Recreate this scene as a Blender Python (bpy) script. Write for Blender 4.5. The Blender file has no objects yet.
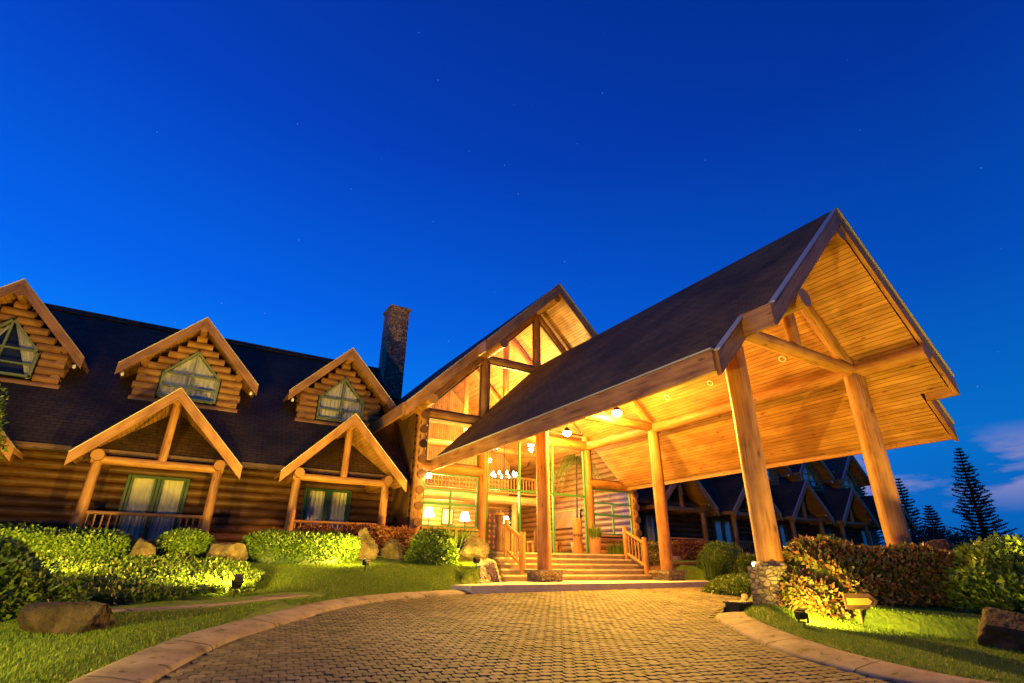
import bpy, bmesh, math, random
import numpy as np
from mathutils import Vector, Matrix, noise
random.seed(7); RNG = np.random.default_rng(11)
S = bpy.context.scene
COL = S.collection
R = math.radians

# ------------------------------------------------------------------ camera
CAM = Vector((-12.2473, 0.0, 0.4148))
cam = bpy.data.cameras.new('camera'); cam.sensor_width = 36; cam.lens = 18.092
cam.clip_start = .05; cam.clip_end = 2000
co = bpy.data.objects.new('camera', cam); COL.objects.link(co)
ax_r = Vector((.850938, -.525233, .00593)); ax_u = Vector((-.214812, -.337673, .916424)); ax_f = Vector((.479334, .781094, .400165))
m = Matrix((ax_r, ax_u, -ax_f)).transposed().to_4x4(); m.translation = CAM
co.matrix_world = m
S.camera = co

# ------------------------------------------------------------------ world: deep blue dusk
W = bpy.data.worlds.new('World'); S.world = W; W.use_nodes = True
nt = W.node_tree; nt.nodes.clear()
def N(t, **k):
    n = nt.nodes.new(t)
    for a, b in k.items(): setattr(n, a, b)
    return n
def ramp(node, stops):
    cr = node.color_ramp
    while len(cr.elements) < len(stops): cr.elements.new(.5)
    for e, (p, c) in zip(cr.elements, stops): e.position = p; e.color = (*c, 1)
    return node
L = nt.links.new
tc = N('ShaderNodeTexCoord'); sep = N('ShaderNodeSeparateXYZ'); L(tc.outputs['Generated'], sep.inputs[0])
elev = ramp(N('ShaderNodeValToRGB'), [(0, (.003, .11, .46)), (.18, (.002, .158, .60)), (.42, (.001, .076, .50)), (.68, (.001, .034, .33)), (.95, (.001, .018, .20))])
L(sep.outputs['Z'], elev.inputs[0])
# brighter towards the last light on the left (west), darker to the right
dot = N('ShaderNodeVectorMath', operation='DOT_PRODUCT'); dot.inputs[1].default_value = (-.55, .835, 0)
L(tc.outputs['Generated'], dot.inputs[0])
mr = N('ShaderNodeMapRange'); mr.inputs[1].default_value = -.3; mr.inputs[2].default_value = .9; mr.inputs[3].default_value = .62; mr.inputs[4].default_value = 1.12
L(dot.outputs['Value'], mr.inputs[0])
mul = N('ShaderNodeMix', data_type='RGBA', blend_type='MULTIPLY'); mul.inputs[0].default_value = 1
L(elev.outputs[0], mul.inputs[6]); L(mr.outputs[0], mul.inputs[7])
# a low bank of violet cloud
mp = N('ShaderNodeMapping'); mp.inputs['Scale'].default_value = (2.6, 2.6, 11); mp.inputs['Location'].default_value = (.35, .2, .3); L(tc.outputs['Generated'], mp.inputs[0])
cn = N('ShaderNodeTexNoise'); cn.inputs['Scale'].default_value = 1.5; cn.inputs['Detail'].default_value = 7; cn.inputs['Roughness'].default_value = .52; L(mp.outputs[0], cn.inputs[0])
cr = ramp(N('ShaderNodeValToRGB'), [(.42, (0, 0, 0)), (.50, (1, 1, 1))]); L(cn.outputs[0], cr.inputs[0])
em = ramp(N('ShaderNodeValToRGB'), [(.07, (0, 0, 0)), (.11, (1, 1, 1)), (.15, (1, 1, 1)), (.19, (0, 0, 0))]); L(sep.outputs['Z'], em.inputs[0])
d2 = N('ShaderNodeVectorMath', operation='DOT_PRODUCT'); d2.inputs[1].default_value = (.93, .36, 0); L(tc.outputs['Generated'], d2.inputs[0])
am = N('ShaderNodeMapRange'); am.inputs[1].default_value = .8; am.inputs[2].default_value = .93; L(d2.outputs['Value'], am.inputs[0])
m1 = N('ShaderNodeMath', operation='MULTIPLY'); L(cr.outputs[0], m1.inputs[0]); L(em.outputs[0], m1.inputs[1])
m2 = N('ShaderNodeMath', operation='MULTIPLY'); L(m1.outputs[0], m2.inputs[0]); L(am.outputs[0], m2.inputs[1])
m3 = N('ShaderNodeMath', operation='MULTIPLY'); L(m2.outputs[0], m3.inputs[0]); m3.inputs[1].default_value = .9
cm = N('ShaderNodeMix', data_type='RGBA'); L(m3.outputs[0], cm.inputs[0]); L(mul.outputs[2], cm.inputs[6]); cm.inputs[7].default_value = (.15, .16, .35, 1)
# first stars
vo = N('ShaderNodeTexVoronoi'); vo.inputs['Scale'].default_value = 34; L(tc.outputs['Generated'], vo.inputs['Vector'])
st = N('ShaderNodeMapRange'); st.inputs[1].default_value = .040; st.inputs[2].default_value = .012; st.inputs[3].default_value = 0; st.inputs[4].default_value = 1; L(vo.outputs['Distance'], st.inputs[0])
sg = N('ShaderNodeMath', operation='GREATER_THAN'); sg.inputs[1].default_value = .45
sx = N('ShaderNodeSeparateColor'); L(vo.outputs['Color'], sx.inputs[0]); L(sx.outputs[0], sg.inputs[0])
sm = N('ShaderNodeMath', operation='MULTIPLY'); L(st.outputs[0], sm.inputs[0]); L(sg.outputs[0], sm.inputs[1])
ad = N('ShaderNodeMix', data_type='RGBA', blend_type='ADD'); L(sm.outputs[0], ad.inputs[0]); L(cm.outputs[2], ad.inputs[6]); ad.inputs[7].default_value = (.06, .12, .2, 1)
bg = N('ShaderNodeBackground'); bg.inputs[1].default_value = 1.55; L(ad.outputs[2], bg.inputs[0])
ow = N('ShaderNodeOutputWorld'); L(bg.outputs[0], ow.inputs[0])

vs = S.view_settings; vs.view_transform = 'Standard'; vs.look = 'None'; vs.exposure = 0; vs.gamma = 1
S.cycles.max_bounces = 6; S.cycles.diffuse_bounces = 3; S.cycles.transparent_max_bounces = 12
S.cycles.sample_clamp_indirect = 4; S.cycles.caustics_reflective = False; S.cycles.caustics_refractive = False
try: S.cycles.use_denoising = True
except Exception: pass

WARM = (1, .49, .045); GOLD = (1, .63, .06); HALLC = (1, .66, .16)
P_FLOOD = 3000; P_HALL = 2500; P_CANOPY = 1900; P_UP = 900

# ------------------------------------------------------------------ materials
def newmat(name):
    mt = bpy.data.materials.new(name); mt.use_nodes = True
    t = mt.node_tree; return mt, t, t.nodes['Principled BSDF'], t.nodes.new, t.links.new
def stops(node, st):
    return ramp(node, st)
def wood(name, dark, mid, light, groove=0., rough=.55, along=1.2, across=26, bump=.25, knots=True):
    """gc = (length along the grain, across, seed)"""
    mt, t, b, n, l = newmat(name)
    at = n('ShaderNodeAttribute'); at.attribute_name = 'gc'
    mp = n('ShaderNodeMapping'); mp.inputs['Scale'].default_value = (along, across, 7); l(at.outputs['Vector'], mp.inputs[0])
    n1 = n('ShaderNodeTexNoise'); n1.inputs['Scale'].default_value = 1; n1.inputs['Detail'].default_value = 6; n1.inputs['Roughness'].default_value = .62; l(mp.outputs[0], n1.inputs[0])
    mp2 = n('ShaderNodeMapping'); mp2.inputs['Scale'].default_value = (1.1, 2.2, 3); l(at.outputs['Vector'], mp2.inputs[0])
    n2 = n('ShaderNodeTexNoise'); n2.inputs['Scale'].default_value = 1.3; n2.inputs['Detail'].default_value = 4; l(mp2.outputs[0], n2.inputs[0])
    mx = n('ShaderNodeMath'); mx.operation = 'MULTIPLY_ADD'; l(n2.outputs[0], mx.inputs[0]); mx.inputs[1].default_value = .55
    ml = n('ShaderNodeMath'); ml.operation = 'MULTIPLY'; l(n1.outputs[0], ml.inputs[0]); ml.inputs[1].default_value = .5; l(ml.outputs[0], mx.inputs[2])
    rp = stops(n('ShaderNodeValToRGB'), [(.38, dark), (.52, mid), (.66, light)]); l(mx.outputs[0], rp.inputs[0])
    col = rp.outputs[0]
    if knots:
        cm_ = n('ShaderNodeMapping'); cm_.inputs['Scale'].default_value = (.9, 22, 4); l(at.outputs['Vector'], cm_.inputs[0])
        cz = n('ShaderNodeTexNoise'); cz.inputs['Scale'].default_value = 1; cz.inputs['Detail'].default_value = 2; l(cm_.outputs[0], cz.inputs[0])
        cr_ = stops(n('ShaderNodeValToRGB'), [(.27, (.22, .17, .12)), (.335, (1, 1, 1))]); l(cz.outputs[0], cr_.inputs[0])
        ck = n('ShaderNodeMix'); ck.data_type = 'RGBA'; ck.blend_type = 'MULTIPLY'; ck.inputs[0].default_value = .85; l(col, ck.inputs[6]); l(cr_.outputs[0], ck.inputs[7]); col = ck.outputs[2]
    if knots:
        vm = n('ShaderNodeMapping'); vm.inputs['Scale'].default_value = (1.6, 4.5, 5); l(at.outputs['Vector'], vm.inputs[0])
        vv = n('ShaderNodeTexVoronoi'); vv.inputs['Scale'].default_value = 1; l(vm.outputs[0], vv.inputs['Vector'])
        kr = stops(n('ShaderNodeValToRGB'), [(.05, (.22, .16, .11)), (.17, (1, 1, 1))]); l(vv.outputs['Distance'], kr.inputs[0])
        km = n('ShaderNodeMix'); km.data_type = 'RGBA'; km.blend_type = 'MULTIPLY'; km.inputs[0].default_value = .8; l(col, km.inputs[6]); l(kr.outputs[0], km.inputs[7]); col = km.outputs[2]
    h = mx.outputs[0]
    if groove:
        sp = n('ShaderNodeSeparateXYZ'); l(at.outputs['Vector'], sp.inputs[0])
        dv = n('ShaderNodeMath'); dv.operation = 'DIVIDE'; l(sp.outputs[1], dv.inputs[0]); dv.inputs[1].default_value = groove
        fr = n('ShaderNodeMath'); fr.operation = 'FRACT'; l(dv.outputs[0], fr.inputs[0])
        gr = stops(n('ShaderNodeValToRGB'), [(0, (.12, .1, .09)), (.07, (.3, .28, .25)), (.12, (1, 1, 1)), (.96, (1, 1, 1)), (1, (.5, .5, .5))]); l(fr.outputs[0], gr.inputs[0])
        fl = n('ShaderNodeMath'); fl.operation = 'FLOOR'; l(dv.outputs[0], fl.inputs[0])
        wn = n('ShaderNodeTexWhiteNoise'); wn.noise_dimensions = '1D'; l(fl.outputs[0], wn.inputs['W'])
        wr = stops(n('ShaderNodeValToRGB'), [(0, (.62, .58, .55)), (1, (1.0, 1, 1))]); l(wn.outputs['Value'], wr.inputs[0])
        g1 = n('ShaderNodeMix'); g1.data_type = 'RGBA'; g1.blend_type = 'MULTIPLY'; g1.inputs[0].default_value = 1; l(col, g1.inputs[6]); l(gr.outputs[0], g1.inputs[7])
        g2 = n('ShaderNodeMix'); g2.data_type = 'RGBA'; g2.blend_type = 'MULTIPLY'; g2.inputs[0].default_value = .7; l(g1.outputs[2], g2.inputs[6]); l(wr.outputs[0], g2.inputs[7]); col = g2.outputs[2]
        bw = n('ShaderNodeRGBToBW'); l(gr.outputs[0], bw.inputs[0]); h = bw.outputs[0]
    l(col, b.inputs['Base Color']); b.inputs['Roughness'].default_value = rough
    bp = n('ShaderNodeBump'); bp.inputs['Strength'].default_value = bump; bp.inputs['Distance'].default_value = .012; l(h, bp.inputs['Height']); l(bp.outputs[0], b.inputs['Normal'])
    return mt
def noisy(name, st, scale=4, detail=6, rough=.85, bump=.4, dist=.02, coord='Object', stretch=(1, 1, 1), spec=.3):
    mt, t, b, n, l = newmat(name)
    tcn = n('ShaderNodeTexCoord'); mp = n('ShaderNodeMapping'); mp.inputs['Scale'].default_value = stretch; l(tcn.outputs[coord], mp.inputs[0])
    a = n('ShaderNodeTexNoise'); a.inputs['Scale'].default_value = scale; a.inputs['Detail'].default_value = detail; a.inputs['Roughness'].default_value = .62; l(mp.outputs[0], a.inputs[0])
    rp = stops(n('ShaderNodeValToRGB'), st); l(a.outputs[0], rp.inputs[0]); l(rp.outputs[0], b.inputs['Base Color'])
    a2 = n('ShaderNodeTexNoise'); a2.inputs['Scale'].default_value = scale*5; a2.inputs['Detail'].default_value = 5; l(mp.outputs[0], a2.inputs[0])
    bp = n('ShaderNodeBump'); bp.inputs['Strength'].default_value = bump; bp.inputs['Distance'].default_value = dist; l(a2.outputs[0], bp.inputs['Height']); l(bp.outputs[0], b.inputs['Normal'])
    b.inputs['Roughness'].default_value = rough; b.inputs['Specular IOR Level'].default_value = spec
    return mt
def flat(name, c, rough=.5, metal=0., emit=None, es=0.):
    mt, t, b, n, l = newmat(name)
    b.inputs['Base Color'].default_value = (*c, 1); b.inputs['Roughness'].default_value = rough; b.inputs['Metallic'].default_value = metal
    if emit: b.inputs['Emission Color'].default_value = (*emit, 1); b.inputs['Emission Strength'].default_value = es
    return mt
def leafmat(name, st, trans=.3, rough=.45):
    """gc.x = random per leaf"""
    mt, t, b, n, l = newmat(name)
    at = n('ShaderNodeAttribute'); at.attribute_name = 'gc'; sp = n('ShaderNodeSeparateXYZ'); l(at.outputs['Vector'], sp.inputs[0])
    rp = stops(n('ShaderNodeValToRGB'), st); l(sp.outputs[0], rp.inputs[0]); l(rp.outputs[0], b.inputs['Base Color'])
    b.inputs['Roughness'].default_value = rough
    tr = n('ShaderNodeBsdfTranslucent'); l(rp.outputs[0], tr.inputs[0])
    mx = n('ShaderNodeMixShader'); mx.inputs[0].default_value = trans; l(b.outputs[0], mx.inputs[1]); l(tr.outputs[0], mx.inputs[2])
    l(mx.outputs[0], t.nodes['Material Output'].inputs[0]); return mt

M = {}
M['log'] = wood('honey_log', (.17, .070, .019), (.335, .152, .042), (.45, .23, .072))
M['wall_log'] = wood('wall_log', (.055, .021, .007), (.115, .046, .014), (.18, .08, .026))  # darker copy of the log wood: the walls' dim light is in the colour
M['board'] = wood('sawn_board', (.18, .075, .02), (.33, .15, .042), (.44, .225, .07), across=14, along=.9)
M['soffit'] = wood('soffit_planks', (.34, .155, .045), (.5, .25, .075), (.62, .34, .12), groove=.125, along=.9, across=18, bump=.5, rough=.5)
M['plank_in'] = wood('interior_planks', (.36, .19, .07), (.52, .31, .12), (.62, .40, .18), groove=.14, rough=.5)
M['dark_wood'] = wood('dark_wood', (.05, .025, .012), (.11, .055, .024), (.18, .09, .04))
def shingles():
    mt, t, b, n, l = newmat('roof_shingles')
    at = n('ShaderNodeAttribute'); at.attribute_name = 'gc'
    br = n('ShaderNodeTexBrick'); l(at.outputs['Vector'], br.inputs['Vector']); br.inputs['Scale'].default_value = 1
    br.inputs['Brick Width'].default_value = .3; br.inputs['Row Height'].default_value = .14; br.inputs['Mortar Size'].default_value = .012
    br.inputs['Color1'].default_value = (.11, .064, .024, 1); br.inputs['Color2'].default_value = (.068, .040, .016, 1); br.inputs['Mortar'].default_value = (.02, .014, .012, 1)
    nz = n('ShaderNodeTexNoise'); nz.inputs['Scale'].default_value = .7; nz.inputs['Detail'].default_value = 5; l(at.outputs['Vector'], nz.inputs[0])
    rp = stops(n('ShaderNodeValToRGB'), [(.32, (.45, .46, .5)), (.5, (.95, .92, .9)), (.68, (1.5, 1.4, 1.3))]); l(nz.outputs[0], rp.inputs[0])
    mx = n('ShaderNodeMix'); mx.data_type = 'RGBA'; mx.blend_type = 'MULTIPLY'; mx.inputs[0].default_value = 1; l(br.outputs[0], mx.inputs[6]); l(rp.outputs[0], mx.inputs[7]); l(mx.outputs[2], b.inputs['Base Color'])
    sp = n('ShaderNodeSeparateXYZ'); l(at.outputs['Vector'], sp.inputs[0]); dv = n('ShaderNodeMath'); dv.operation = 'DIVIDE'; l(sp.outputs[1], dv.inputs[0]); dv.inputs[1].default_value = .14
    fr = n('ShaderNodeMath'); fr.operation = 'FRACT'; l(dv.outputs[0], fr.inputs[0])
    bp = n('ShaderNodeBump'); bp.inputs['Strength'].default_value = 1; bp.inputs['Distance'].default_value = .03; bp.invert = True; l(fr.outputs[0], bp.inputs['Height']); l(bp.outputs[0], b.inputs['Normal'])
    b.inputs['Roughness'].default_value = .82; return mt
M['shingle'] = shingles()
def stone(name, c, mortar, scale):
    mt, t, b, n, l = newmat(name)
    tcn = n('ShaderNodeTexCoord'); mp = n('ShaderNodeMapping'); mp.inputs['Scale'].default_value = (1, 1, 1.5); l(tcn.outputs['Object'], mp.inputs[0])
    nz = n('ShaderNodeTexNoise'); nz.inputs['Scale'].default_value = 5; l(mp.outputs[0], nz.inputs[0])
    mxv = n('ShaderNodeMix'); mxv.data_type = 'VECTOR'; mxv.inputs[0].default_value = .08; l(mp.outputs[0], mxv.inputs[4]); l(nz.outputs['Color'], mxv.inputs[5])
    v = n('ShaderNodeTexVoronoi'); v.feature = 'DISTANCE_TO_EDGE'; v.inputs['Scale'].default_value = scale; l(mxv.outputs[1], v.inputs['Vector'])
    v2 = n('ShaderNodeTexVoronoi'); v2.inputs['Scale'].default_value = scale; l(mxv.outputs[1], v2.inputs['Vector'])
    rp = stops(n('ShaderNodeValToRGB'), [(.02, (0, 0, 0)), (.09, (1, 1, 1))]); l(v.outputs['Distance'], rp.inputs[0])
    sp = n('ShaderNodeSeparateColor'); l(v2.outputs['Color'], sp.inputs[0])
    cr_ = stops(n('ShaderNodeValToRGB'), [(0, tuple(q*.55 for q in c)), (.5, c), (1, tuple(min(1, q*1.5) for q in c))]); l(sp.outputs[0], cr_.inputs[0])
    mx = n('ShaderNodeMix'); mx.data_type = 'RGBA'; l(rp.outputs[0], mx.inputs[0]); mx.inputs[6].default_value = (*mortar, 1); l(cr_.outputs[0], mx.inputs[7]); l(mx.outputs[2], b.inputs['Base Color'])
    bp = n('ShaderNodeBump'); bp.inputs['Strength'].default_value = 1; bp.inputs['Distance'].default_value = .05; l(rp.outputs[0], bp.inputs['Height']); l(bp.outputs[0], b.inputs['Normal'])
    b.inputs['Roughness'].default_value = .85; return mt
M['stone'] = stone('fieldstone', (.24, .19, .13), (.15, .12, .085), 9)
M['chimney'] = stone('chimney_stone', (.42, .25, .16), (.16, .11, .09), 7)
def kerbmat():
    mt = noisy('kerb_concrete', [(.3, (.11, .085, .06)), (.5, (.22, .18, .13)), (.7, (.30, .25, .18))], scale=2.6, detail=10, bump=.5, dist=.012)
    t = mt.node_tree; n = t.nodes.new; l = t.links.new; b = t.nodes['Principled BSDF']
    at = n('ShaderNodeAttribute'); at.attribute_name = 'gc'; sp = n('ShaderNodeSeparateXYZ'); l(at.outputs['Vector'], sp.inputs[0])
    dv = n('ShaderNodeMath'); dv.operation = 'DIVIDE'; l(sp.outputs[0], dv.inputs[0]); dv.inputs[1].default_value = 1.5
    fr = n('ShaderNodeMath'); fr.operation = 'FRACT'; l(dv.outputs[0], fr.inputs[0])
    jr = ramp(n('ShaderNodeValToRGB'), [(0, (.12, .1, .08)), (.012, (.2, .2, .18)), (.02, (1, 1, 1))]); l(fr.outputs[0], jr.inputs[0])
    tcn = n('ShaderNodeTexCoord'); nz = n('ShaderNodeTexNoise'); nz.inputs['Scale'].default_value = 7; nz.inputs['Detail'].default_value = 3; l(tcn.outputs['Object'], nz.inputs[0])
    sr = ramp(n('ShaderNodeValToRGB'), [(.30, (.35, .33, .28)), (.40, (1, 1, 1))]); l(nz.outputs[0], sr.inputs[0])
    src = b.inputs['Base Color'].links[0].from_socket
    for q in (jr, sr):
        mx = n('ShaderNodeMix'); mx.data_type = 'RGBA'; mx.blend_type = 'MULTIPLY'; mx.inputs[0].default_value = 1; l(src, mx.inputs[6]); l(q.outputs[0], mx.inputs[7]); src = mx.outputs[2]
    l(src, b.inputs['Base Color']); return mt
M['concrete'] = kerbmat()
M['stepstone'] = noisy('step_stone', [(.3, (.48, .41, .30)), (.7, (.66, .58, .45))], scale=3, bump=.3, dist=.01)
M['riser'] = noisy('step_riser', [(.3, (.34, .25, .14)), (.7, (.48, .36, .22))], scale=4, bump=.3, dist=.01)  # nosings made lighter than risers: their lit edge is put into the colour
M['grout'] = noisy('paver_joint_sand', [(.3, (.05, .045, .02)), (.6, (.10, .08, .04)), (.75, (.06, .08, .02))], scale=6, bump=.5)
M['soil'] = noisy('turf_soil', [(.3, (.05, .10, .008)), (.55, (.10, .17, .014)), (.75, (.14, .20, .022))], scale=3, detail=8, bump=.8, dist=.03)
M['bark'] = noisy('bark', [(.3, (.04, .028, .018)), (.7, (.10, .07, .045))], scale=6, stretch=(3, 3, .6), bump=.8)
M['rock'] = noisy('boulder', [(.3, (.022, .016, .010)), (.5, (.075, .056, .036)), (.72, (.16, .125, .085))], scale=2.6, detail=10, bump=1, dist=.05)
M['dark_rock'] = noisy('dark_boulder', [(.28, (.012, .009, .006)), (.5, (.034, .025, .017)), (.75, (.10, .075, .052))], scale=3, detail=10, bump=1, dist=.05)
M['terracotta'] = noisy('terracotta', [(.3, (.28, .13, .06)), (.7, (.42, .22, .11))], scale=5, bump=.2)
M['green'] = flat('green_paint', (.06, .20, .06), .4)
M['door_green'] = flat('dark_green_paint', (.03, .085, .035), .4)
M['olive'] = flat('olive_paint', (.20, .24, .07), .45)
M['metal'] = flat('dark_metal', (.03, .03, .028), .45, .4)
M['edge'] = flat('drip_edge', (.42, .40, .40), .5)
M['white'] = flat('white_ceramic', (.8, .78, .72), .35)
M['cloth'] = flat('dark_upholstery', (.12, .05, .03), .85)
M['sign'] = wood('sign_wood', (.05, .026, .012), (.095, .05, .02), (.13, .07, .03))
M['sign_face'] = flat('sign_yellow', (.5, .33, .05), .6)
M['flame'] = flat('lamp_glow', (1, .9, .7), .4, 0, (1, .82, .45), 26)
M['lens'] = flat('flood_lens', (1, .9, .7), .3, 0, (1, .85, .45), 22)
M['bulb_dim'] = flat('dim_downlight', (.8, .7, .5), .3, 0, (1, .75, .3), .6)
M['hot'] = flat('canopy_lamp_glow', (1, .95, .8), .3, 0, (1, .9, .6), 60)
M['night_room'] = flat('room_behind_curtain', (.01, .011, .014), .8)  # near-black colour stands in for the darkness of the unlit rooms
def curtain():
    mt, t, b, n, l = newmat('curtain_fabric')
    b.inputs['Base Color'].default_value = (.66, .63, .50, 1); b.inputs['Roughness'].default_value = .9
    return mt
M['curtain'] = curtain()
def glass():
    mt, t, b, n, l = newmat('window_glass')
    t.nodes.remove(b); tr = n('ShaderNodeBsdfTransparent'); gl = n('ShaderNodeBsdfGlossy'); gl.inputs['Roughness'].default_value = .03
    fr = n('ShaderNodeFresnel'); fr.inputs[0].default_value = 1.45
    hf = n('ShaderNodeMath'); hf.operation = 'MULTIPLY'; hf.inputs[1].default_value = .45; l(fr.outputs[0], hf.inputs[0]); mx = n('ShaderNodeMixShader'); l(hf.outputs[0], mx.inputs[0]); l(tr.outputs[0], mx.inputs[1]); l(gl.outputs[0], mx.inputs[2]); l(mx.outputs[0], t.nodes['Material Output'].inputs[0])
    return mt
M['glass'] = glass()
def pavermat():
    mt, t, b, n, l = newmat('pavers')
    at = n('ShaderNodeAttribute'); at.attribute_name = 'gc'; sp = n('ShaderNodeSeparateXYZ'); l(at.outputs['Vector'], sp.inputs[0])
    rp = stops(n('ShaderNodeValToRGB'), [(0, (.06, .046, .031)), (.5, (.098, .077, .05)), (1, (.15, .118, .076))]); l(sp.outputs[0], rp.inputs[0])
    tcn = n('ShaderNodeTexCoord'); nz = n('ShaderNodeTexNoise'); nz.inputs['Scale'].default_value = .9; nz.inputs['Detail'].default_value = 8; l(tcn.outputs['Object'], nz.inputs[0])
    r2 = stops(n('ShaderNodeValToRGB'), [(.34, (.45, .50, .32)), (.48, (.85, .85, .75)), (.62, (1.1, 1.08, 1.02))]); l(nz.outputs[0], r2.inputs[0])
    mx = n('ShaderNodeMix'); mx.data_type = 'RGBA'; mx.blend_type = 'MULTIPLY'; mx.inputs[0].default_value = 1; l(rp.outputs[0], mx.inputs[6]); l(r2.outputs[0], mx.inputs[7]); l(mx.outputs[2], b.inputs['Base Color'])
    n3 = n('ShaderNodeTexNoise'); n3.inputs['Scale'].default_value = 60; n3.inputs['Detail'].default_value = 4; l(tcn.outputs['Object'], n3.inputs[0])
    bp = n('ShaderNodeBump'); bp.inputs['Strength'].default_value = .5; bp.inputs['Distance'].default_value = .006; l(n3.outputs[0], bp.inputs['Height']); l(bp.outputs[0], b.inputs['Normal'])
    b.inputs['Roughness'].default_value = .8; return mt
M['paver'] = pavermat()
M['hedge_leaf'] = leafmat('hedge_leaf', [(0, (.035, .08, .010)), (.5, (.08, .15, .016)), (.85, (.13, .20, .022)), (1, (.19, .2, .04))])
M['bush_leaf'] = leafmat('bush_leaf', [(0, (.035, .075, .010)), (.6, (.08, .15, .018)), (.9, (.14, .19, .03)), (1, (.24, .2, .06))])
M['lime_leaf'] = leafmat('lime_leaf', [(0, (.05, .10, .012)), (.6, (.10, .18, .02)), (1, (.19, .24, .04))])
M['red_leaf'] = leafmat('red_leaf', [(0, (.10, .028, .014)), (.5, (.22, .07, .03)), (.8, (.28, .13, .05)), (1, (.16, .17, .04))])
M['mixed_leaf'] = leafmat('copper_green_leaf', [(0, (.05, .06, .014)), (.35, (.09, .11, .018)), (.55, (.16, .10, .03)), (.82, (.24, .09, .045)), (1, (.22, .22, .05))])
M['needle'] = leafmat('pine_needles', [(0, (.012, .022, .010)), (1, (.028, .045, .018))], trans=.1, rough=.7)
M['grass'] = leafmat('grass_blade', [(0, (.08, .16, .010)), (.6, (.145, .25, .016)), (1, (.21, .28, .035))], trans=.35, rough=.5)
M['straw'] = leafmat('palm_frond', [(0, (.05, .09, .015)), (1, (.16, .19, .04))])
M['gravel'] = noisy('pale_gravel', [(.3, (.2, .17, .13)), (.7, (.5, .45, .38))], scale=9, bump=.3)
M['twig'] = flat('twig', (.035, .035, .014), .9)

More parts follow.
